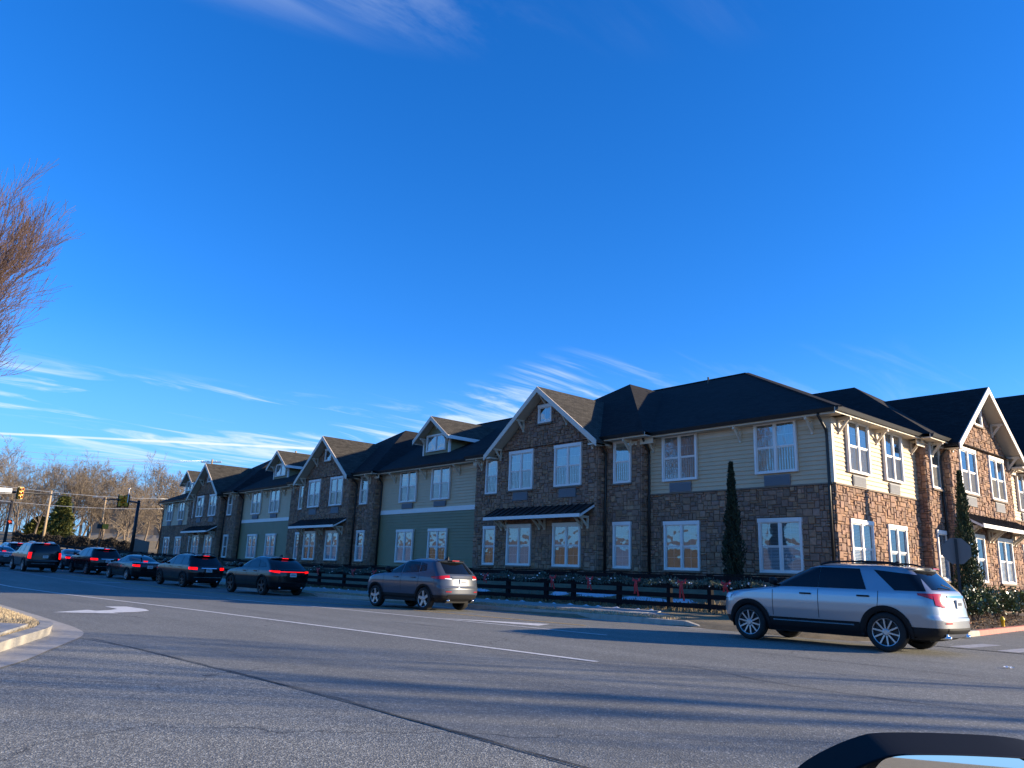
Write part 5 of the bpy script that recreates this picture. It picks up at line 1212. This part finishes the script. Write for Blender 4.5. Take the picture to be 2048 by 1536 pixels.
def shrub(loc, r, h, seed, label, n=1500):
    t = thing('shrub', label, 'shrub', loc, group='glossy shrubs along the right wall')
    b = MB(); rr = random.Random(seed)
    for k in range(7):
        a = rr.uniform(0, 6.28); b.tube([(0, 0, -.05), (math.cos(a) * r * .3, math.sin(a) * r * .3, h * .4), (math.cos(a) * r * .6, math.sin(a) * r * .6, h * .75)], [.018, .012, .005], 4, False)
    b.build('stems', MT['bark'], t)
    def fn(q):
        a = q.uniform(0, 6.28); ph = math.acos(q.uniform(-.3, 1)); k = q.random() ** .3 * (1 + .2 * math.sin(a * 4 + seed) + .12 * math.sin(ph * 7)); return (math.cos(a) * math.sin(ph) * r * k, math.sin(a) * math.sin(ph) * r * k, h * .42 + math.cos(ph) * h * .55 * k), (math.cos(a) * math.sin(ph), math.sin(a) * math.sin(ph), math.cos(ph))
    leafy(n, fn, .10, seed, .2, .6).build('leaves', MT['shrub'], t)
for i, (px_, X, r, h, lb) in enumerate(((1922, -10.0, .55, .85, 'glossy shrub just behind the tail of the silver car'), (1952, -10.3, .7, .95, 'glossy shrub below the cypress at the right wall'), (1990, -10.6, .75, .95, 'round glossy shrub in the middle of the right wall row'), (2028, -10.9, .8, 1.0, 'glossy shrub at the right edge of the picture'), (2050, -11.6, .8, .9, 'glossy shrub cut by the right edge of the picture'), (1972, -11.9, .7, 1.0, 'shrub set back close to the right wall windows'))):
    q = onX(px_, 1195, X); shrub((X, q.y, .33), r, h, 40 + i, lb)
# weeds and dead leaves in the mulch bed
# ================================================================== STREET FURNITURE
def vpole(name, label, cat, loc, h, r0, r1, m, group=None):
    t = thing(name, label, cat, loc, 0, group); b = MB(); b.tube([(0, 0, -.2), (0, 0, h)], [r0, r1], 10); b.build('pole', m, t, smooth=True); b = MB(); b.lathe([(r0 * 1.7, 0), (r0 * 1.7, .12), (r0 * 1.1, .2)], 10, 'z'); b.build('base', m, t); return t
# stop sign seen from behind
q = at(1913, 1102, 23.2); zb = .25
t = thing('stop_sign', 'grey back of an octagonal stop sign on a dark post by the right wall', 'sign', (q.x, q.y, zb))
vdir = Vector((q.x, q.y, 0)).normalized()
b = MB(); side_ = Vector((vdir.y, -vdir.x, 0)); rad = .38 / math.cos(math.pi / 8); oc = [(math.cos(math.pi / 8 + k * math.pi / 4) * rad, math.sin(math.pi / 8 + k * math.pi / 4) * rad) for k in range(8)]
zc_ = q.z - zb; f = [side_ * a + Vector((0, 0, zc_ + c)) + vdir * .035 for a, c in oc]; bk_ = [v + vdir * .006 for v in f]
b.face(f); b.face(bk_[::-1])
for k in range(8): b.face([f[k], f[(k + 1) % 8], bk_[(k + 1) % 8], bk_[k]])
b.build('sign_plate', MT['signbk'], t, fix=True)
b = MB(); b.bar((0, 0, -.3), (0, 0, zc_ + .36), .075, .05, (vdir.x, vdir.y, 0)); b.build('post', MT['pole'], t)
def signal_head(t, c, ang, yellow_side=True, n=3):
    """signal head centred at c (local), facing along ang"""
    w, h = .36, .36 * n; M_ = Matrix.Translation(c) @ Matrix.Rotation(ang, 4, 'Z'); b = MB(); b.box(-.13, .13, -w / 2, w / 2, -h / 2, h / 2)
    o = b.build('signal_head', MT['sigy'] if yellow_side else MT['pole'], t); o.matrix_local = M_
    b = MB(); b.box(-.17, -.14, -w / 2 - .1, w / 2 + .1, -h / 2 - .1, h / 2 + .1); b.build('backplate', MT['pole'], o)
    for k in range(n):
        z = h / 2 - .18 - k * .36; b = MB(); b.lathe([(.14, .13), (.14, .32), (.125, .32), (.125, .13)], 14, 'x', True); v = [(x, y, zz + z) for x, y, zz in b.v]; b.v = v; b.build('visor', MT['sigy'], o)
        b = MB(); b.lathe([(.12, .135), (.001, .15)], 14, 'x'); b.v = [(x, y, zz + z) for x, y, zz in b.v]; b.build('lens', MT['lens'], o)
# right mast
P0 = at(262, 1106, 80); P1 = at(276, 999, 80); base = Vector((P0.x, P0.y, zground(P0.x, P0.y))); H_ = P1.z - base.z
t = vpole('signal_mast', 'black signal mast with paired heads beside the building end', 'traffic signal', base, H_, .2, .15, MT['pole'])
ae = at(207, 998, 74) - base; b = MB(); b.tube([(0, 0, H_ - .25), tuple(ae * .5 + Vector((0, 0, (H_ - .25 + ae.z) * 0 + .12))) if False else ((ae.x) * .5, ae.y * .5, (H_ - .25 + ae.z) / 2 + .1), tuple(ae)], [.1, .08, .05], 8); b.build('mast_arm', MT['pole'], t, smooth=True)
for px_, an in ((242, .5), (252, -.9)):
    c = at(px_, 1002, 77.5) - base; signal_head(t, c, an)
c = at(258, 985, 77.5) - base; b = MB(); b.tube([(c.x, c.y, c.z - 1.0), (c.x, c.y, c.z + .35)], .035, 6); b.box(c.x - .35, c.x + .35, c.y - .05, c.y + .05, c.z + .35, c.z + .42); b.build('camera_mast', MT['signw'], t)
# left mast, pole itself outside the frame, arm reaching in
P0 = at(-70, 1095, 70); base = Vector((P0.x, P0.y, zground(P0.x, P0.y))); top_ = at(-70, 978, 70).z - base.z
t = vpole('signal_mast', 'long black signal arm with a street name blade at the left edge', 'traffic signal', base, top_ + .3, .22, .15, MT['pole'])
ae = at(137, 992, 78) - base; b = MB(); b.tube([(0, 0, top_), (ae.x * .5, ae.y * .5, (top_ + ae.z) / 2 + .08), tuple(ae)], [.13, .1, .05], 8); b.build('mast_arm', MT['pole'], t, smooth=True)
c = at(41, 986, 73.5) - base; signal_head(t, c, .35)
c0 = at(-30, 979, 71) - base; c1 = at(24, 982, 72.5) - base; b = MB(); b.bar(c0, c1, .03, .5); b.build('name_blade', MT['signw'], t)
b = MB(); b.bar(c0 + Vector((0, 0, -.18)), c1 + Vector((0, 0, -.18)), .035, .1); b.build('blade_edge', MT['pole'], t)
# left inner pole with the hand signal
P0 = at(6, 1098, 78); P1 = at(19, 1000, 78); base = Vector((P0.x, P0.y, zground(P0.x, P0.y))); H_ = P1.z - base.z
t = vpole('signal_pole', 'black pole with a lit red hand signal at the left', 'traffic signal', base, H_, .16, .12, MT['pole'])
ae = at(-60, 1003, 74) - base; b = MB(); b.tube([(0, 0, H_ - .2), tuple(ae)], [.09, .06], 8); b.build('mast_arm', MT['pole'], t)
c = at(19, 1044, 77.5) - base; tw = Vector((-P0.x, -P0.y, 0)).normalized(); s2 = Vector((-tw.y, tw.x, 0))
b = MB(); b.bar(c - tw * .12, c + tw * .12, .44, .46); b.build('hand_box', MT['pole'], t)
b = MB(); h0 = c + tw * .13
for k in range(4): b.bar(h0 + s2 * (-.09 + k * .06) + Vector((0, 0, .0)), h0 + s2 * (-.09 + k * .06) + Vector((0, 0, .16 - abs(k - 1.5) * .02)), .02, .045, tw)
b.bar(h0 + Vector((0, 0, -.12)), h0 + Vector((0, 0, .02)), .02, .22, tw); b.bar(h0 + s2 * .12 + Vector((0, 0, -.07)), h0 + s2 * .17 + Vector((0, 0, .04)), .02, .04, tw); b.build('hand_symbol', MT['hand'], t)
# pedestrian post with yellow box
P0 = at(196, 1100, 74); P1 = at(206, 1044, 74); base = Vector((P0.x, P0.y, zground(P0.x, P0.y))); H_ = P1.z - base.z
t = vpole('crossing_post', 'slim dark post with a yellow pedestrian signal box', 'traffic signal', base, H_, .06, .05, MT['pole'])
c = Vector((0, 0, H_ - .4)); b = MB(); b.box(-.1, .1, -.42, -.02, c.z - .22, c.z + .22); o = b.build('signal_box', MT['pole'], t); b = MB(); b.box(.0, .36, .02, .5, c.z - .22, c.z + .24); b.build('side_box', MT['sigy'], t)
# utility poles, lamp, wires
def upole(px_, ytop, depth, label, arms=True, lamp=False):
    p = Vector(place(px_, depth)); top = at(px_, ytop, depth).z - p.z; t = thing('utility_pole', label, 'utility pole', p)
    b = MB(); b.tube([(0, 0, -.3), (0, 0, top)], [.19, .12], 8); b.build('pole', MT['wood'], t, smooth=True)
    if arms:
        b = MB(); d = Vector((RC[0][0], RC[1][0], 0)).normalized(); b.bar(d * -1.55 + Vector((0, 0, top - .45)), d * 1.35 + Vector((0, 0, top - .35)), .12, .14); b.build('crossarm', MT['wood'], t)
        for k in (-1.45, -.6, .6, 1.25):
            b = MB(); b.lathe([(.05, top - .36), (.06, top - .28), (.04, top - .2)], 8, 'z'); b.v = [(x + d.x * k, y + d.y * k, z) for x, y, z in b.v]; b.build('insulator', MT['galv'], t)
    if lamp:
        b = MB(); d = Vector((RC[0][0], RC[1][0], 0)).normalized(); b.tube([(0, 0, top - .6), tuple(d * -.6 + Vector((0, 0, top - .1))), tuple(d * -1.5 + Vector((0, 0, top + .05)))], .05, 6); b.build('lamp_arm', MT['galv'], t); b = MB(); b.bar(d * -1.4 + Vector((0, 0, top + .02)), d * -2.0 + Vector((0, 0, top - .02)), .3, .12); b.build('lamp_head', MT['galv'], t)
    return p + Vector((0, 0, top - .35))
w0 = upole(401, 912, 108, 'wooden utility pole with a crossarm behind the far gable')
upole(571, 894, 100, 'utility pole tip rising above the far dormer', arms=False)
upole(195, 992, 116, 'sunlit tan utility pole with a street lamp beyond the intersection', arms=False, lamp=True)
upole(82, 978, 104, 'thin dark utility pole left of the evergreen', arms=False)
for i, (a0, b0, a1, b1, dA, lb) in enumerate(((380, 922, -60, 890, 110, 'highest overhead wire left of the building'), (400, 921, -60, 909, 112, 'second overhead wire left of the building'), (409, 921, -60, 930, 109, 'third overhead wire left of the building'), (345, 998, -60, 962, 95, 'overhead wire crossing at the height of the signal arms'), (345, 1017, -60, 994, 95, 'lowest overhead wire just below the signal heads'))):
    A_ = at(a0, b0, dA); B_ = at(a1, b1, dA - 12); b = MB(); pts = []
    for k in range(13):
        u = k / 12; q = A_.lerp(B_, u); q.z -= .9 * 4 * u * (1 - u) * .5; pts.append(q)
    b.tube(pts, .022, 5); tag(b.build('overhead_wire', MT['galv'], smooth=True), lb, 'wire', 'overhead wires at the left')
# warehouse, bank, timber fence, cross street, barrel, markers
c0 = Vector(place(175, 165)); c1 = Vector(place(440, 165)); t = thing('warehouse', 'plain tan warehouse behind the bare trees at the left', 'building', c0, world=True)
dirx = (c1 - c0); dirx.z = 0; nrm = Vector((dirx.y, -dirx.x, 0)).normalized() * -22; zt = at(200, 1010, 165).z; zmid = at(200, 1066, 165).z; z0 = min(c0.z, c1.z) - 1
if nrm.dot(Vector((c0.x, c0.y, 0))) < 0: nrm = -nrm
def slab(b, a, e, n, za, zb_): b.hexa([(a.x, a.y, za), (e.x, e.y, za), (e.x + n.x, e.y + n.y, za), (a.x + n.x, a.y + n.y, za), (a.x, a.y, zb_), (e.x, e.y, zb_), (e.x + n.x, e.y + n.y, zb_), (a.x + n.x, a.y + n.y, zb_)])
b = MB(); slab(b, c0, c1, nrm, zmid, zt); b.build('wall', MT['ware'], t, fix=True)
b = MB(); slab(b, c0 - nrm * .003, c1 - nrm * .003, nrm, z0, zmid - .01); b.build('wall_base', MT['ware2'], t, fix=True)
b = MB(); slab(b, c0 - nrm * .01, c1 - nrm * .01, nrm * 1.02, zt, zt + .35); b.build('parapet', MT['ware'], t, fix=True)
for k in range(6):
    a = c0.lerp(c1, (k + .5) / 6); b = MB(); slab(b, a - nrm * .012, a + dirx.normalized() * .5 - nrm * .012, nrm * .008, zmid, zt - .02); b.build('pilaster', MT['ware'], t, fix=True)
t = thing('brush_bank', 'dark brush covered bank beyond the intersection', 'bank', place(160, 102)); rr = random.Random(2); b = MB(); bb = MB(); o_ = Vector(t.location)
A_ = Vector(place(20, 104)) - o_; B_ = Vector(place(268, 102)) - o_; th_ = Vector((-.9, .1, 0))
def bfn(u, v):
    p = A_.lerp(B_, u); z = 1.55 * math.sin(v * math.pi) ** .7 * (.85 + .2 * math.sin(u * 40) * math.sin(u * 17)); return p + th_ * (v * 3.2) + Vector((0, 0, z - .15))
b.grid(bfn, 90, 8); b.build('soil', MT['bank'], t, smooth=True)
lf = leafy(5000, lambda q: (bfn(q.random(), q.uniform(.02, .6)), (.4, -.2, .8)), .32, 3, .4, .3); lf.build('brush', MT['bank'], t)
t = thing('timber_fence', 'weathered board fence at the far end of the building', 'fence', (-92, 24.5, zground(-92, 24.5))); b = MB()
A_ = Vector((-91.5, 25.5, 0)); B_ = Vector(place(262, 99)); B_.z = 0
for k in range(46):
    p = A_.lerp(B_, k / 46); q = A_.lerp(B_, (k + .9) / 46); z = zground(p.x, p.y); L0 = Vector(t.location); b.hexa([v - L0 for v in (Vector((p.x, p.y, z - .2)), Vector((q.x, q.y, z - .2)), Vector((q.x - .05, q.y + .03, z - .2)), Vector((p.x - .05, p.y + .03, z - .2)), Vector((p.x, p.y, z + 1.95)), Vector((q.x, q.y, z + 1.95)), Vector((q.x - .05, q.y + .03, z + 1.95)), Vector((p.x - .05, p.y + .03, z + 1.95)))])
b.build('boards', MT['wfence'], t, kind='stuff', fix=True)
b = MB()
for i in range(24):
    y = -40 + i * 5; b.v += [(-96 - .12 * (y + 40) * .1, y, zr(-96) + .02), (-86 - .012 * (y + 40), y, zr(-86) + .02)]
for i in range(23): b.f.append((2 * i, 2 * i + 1, 2 * i + 3, 2 * i + 2))
struct(b.build('cross_street', MT['road']))
def barrel():
    p = ground_hit(167, 1096, 60); t = thing('traffic_barrel', 'orange and white traffic barrel on the far corner', 'barrel', p); b = MB(); b.lathe([(.42, 0), (.42, .08), (.3, .09)], 16, 'z'); b.build('base', MT['pole'], t)
    zz = .09
    for k, (h, m_) in enumerate(((.22, 'barrelo'), (.22, 'barrelw'), (.22, 'barrelo'), (.22, 'barrelw'), (.2, 'barrelo'))):
        b = MB(); r = .31 - k * .012; b.lathe([(r, zz), (r, zz + h), (r - .012, zz + h)] + ([(.001, zz + h)] if k == 4 else []), 18, 'z'); b.build('band', MT[m_], t, smooth=False); zz += h
barrel()
for px_, py_, h, lb in ((56, 1086, 1.1, 'leaning white marker post above the boxy black car'), (86, 1087, .7, 'thin white marker post before the dark bank')):
    p = ground_hit(px_, py_, 60); t = thing('marker_post', lb, 'marker post', p); b = MB(); b.box(-.07, .07, -.04, .04, -.1, h); b.build('post', MT['signw'], t); b = MB(); b.box(-.075, .075, -.045, .045, h * .72, h * .84); b.build('reflector', MT['sigy'], t)
# small yellow utility marker in the mulch, litter on the road
p = onX(2003, 1222, -9.6); t = thing('utility_marker', 'small yellow utility cap in the mulch by the red kerb', 'marker', (p.x, p.y, .2)); b = MB(); b.lathe([(.05, -.05), (.05, .12), (.07, .13), (.07, .18), (.04, .25), (.001, .27)], 12, 'z'); b.build('cap', MT['hydy'], t, smooth=True)
p = ground_hit(2020, 1352, 5); b = MB(); rr = random.Random(9); b.grid(lambda u, v: (p.x + (u - .5) * .14, p.y + (v - .5) * .09, zr(p.x) + .012 + rr.uniform(0, .03)), 5, 4); tag(b.build('litter', MT['signw']), 'crumpled pale scrap of litter on the asphalt at the right edge', 'litter')
for i, (u, lb) in enumerate(((1228, 'small white solar lamp under the third bow from the silver car'), (1216, 'x'))[:1]): pass
# ================================================================== WING MIRROR OF THE CAMERA'S CAR
D = .82
def loop(P, m_=4):
    o = []; N_ = len(P)
    for i in range(N_):
        a, b_, c, d = P[i - 1], P[i], P[(i + 1) % N_], P[(i + 2) % N_]
        for k in range(m_):
            t = k / m_; o.append(tuple(.5 * (2 * b_[j] + (c[j] - a[j]) * t + (2 * a[j] - 5 * b_[j] + 4 * c[j] - d[j]) * t * t + (-a[j] + 3 * b_[j] - 3 * c[j] + d[j]) * t ** 3) for j in (0, 1)))
    return o
out_ = [(1600, 1585), (1640, 1536), (1700, 1500), (1760, 1476), (1800, 1468), (1880, 1467), (1980, 1470), (2070, 1476), (2130, 1490), (2170, 1530), (2180, 1620), (2160, 1720), (2080, 1770), (1900, 1790), (1750, 1770), (1640, 1710), (1595, 1640)]
inn = [(1730, 1570), (1745, 1540), (1768, 1510), (1800, 1500), (1850, 1497), (1900, 1498), (1980, 1500), (2060, 1505), (2110, 1516), (2135, 1545), (2140, 1620), (2120, 1700), (2060, 1735), (1900, 1750), (1790, 1735), (1740, 1690), (1725, 1630)]
base = at(1880, 1800, D); t = thing('wing_mirror', 'black wing mirror of the car the picture is taken from', 'wing mirror', base, world=True)
fw = Vector((RC[0][2], RC[1][2], RC[2][2])); out_ = loop(out_); inn = loop(inn); n = len(out_); out_ = [(x - 4, y + 40) for x, y in out_]; inn = [(x - 4, y + 12) for x, y in inn]; b = MB()
R0 = [at(x, y, D) for x, y in inn]; R1 = [at(x, y, D - .012) for x, y in inn]; R2 = [at(x * .97 + 1880 * .03, y * .97 + 1630 * .03, D - .016) for x, y in out_]; R3 = [at(x, y, D + .005) for x, y in out_]; cc = at(1890, 1630, D + .13)
R4 = [p + fw * .05 for p in R3]; R5 = [cc + (p - cc) * .72 + fw * .05 for p in R3]; R6 = [cc + (p - cc) * .3 + fw * .09 for p in R3]
for rg in (R0, R1, R2, R3, R4, R5, R6): b.v += [tuple(p) for p in rg]
for j in range(6):
    for k in range(n): k2 = (k + 1) % n; b.f.append((j * n + k, j * n + k2, (j + 1) * n + k2, (j + 1) * n + k))
b.f.append(tuple(range(6 * n, 7 * n))); b.build('housing', MT['mirblk'], t, smooth=True, fix=True)
b = MB(); up_ = Vector((RC[0][1], RC[1][1], RC[2][1])); gp = [at(x, y, D + .004) for x, y in inn]; gc = sum(gp, Vector()) / n
b.face([p + fw * ((p - gc).dot(up_) * .352) for p in gp]); b.build('mirror_glass', MT['mirror'], t)
b = MB(); b.tube([at(1900, 1780, D + .06), at(1960, 1950, D + .03), at(2050, 2100, D)], [.035, .03, .035], 10); b.build('mirror_stalk', MT['clad'], t, smooth=True)
b = MB(); a = at(1600, 2050, D * .95); e = at(2600, 2250, D * .95); b.bar(a, e, .06, .3); b.build('door_edge', MT['black'], t)
for o in WROOTS: del o['_w']
if '_w' in sw: del sw['_w']
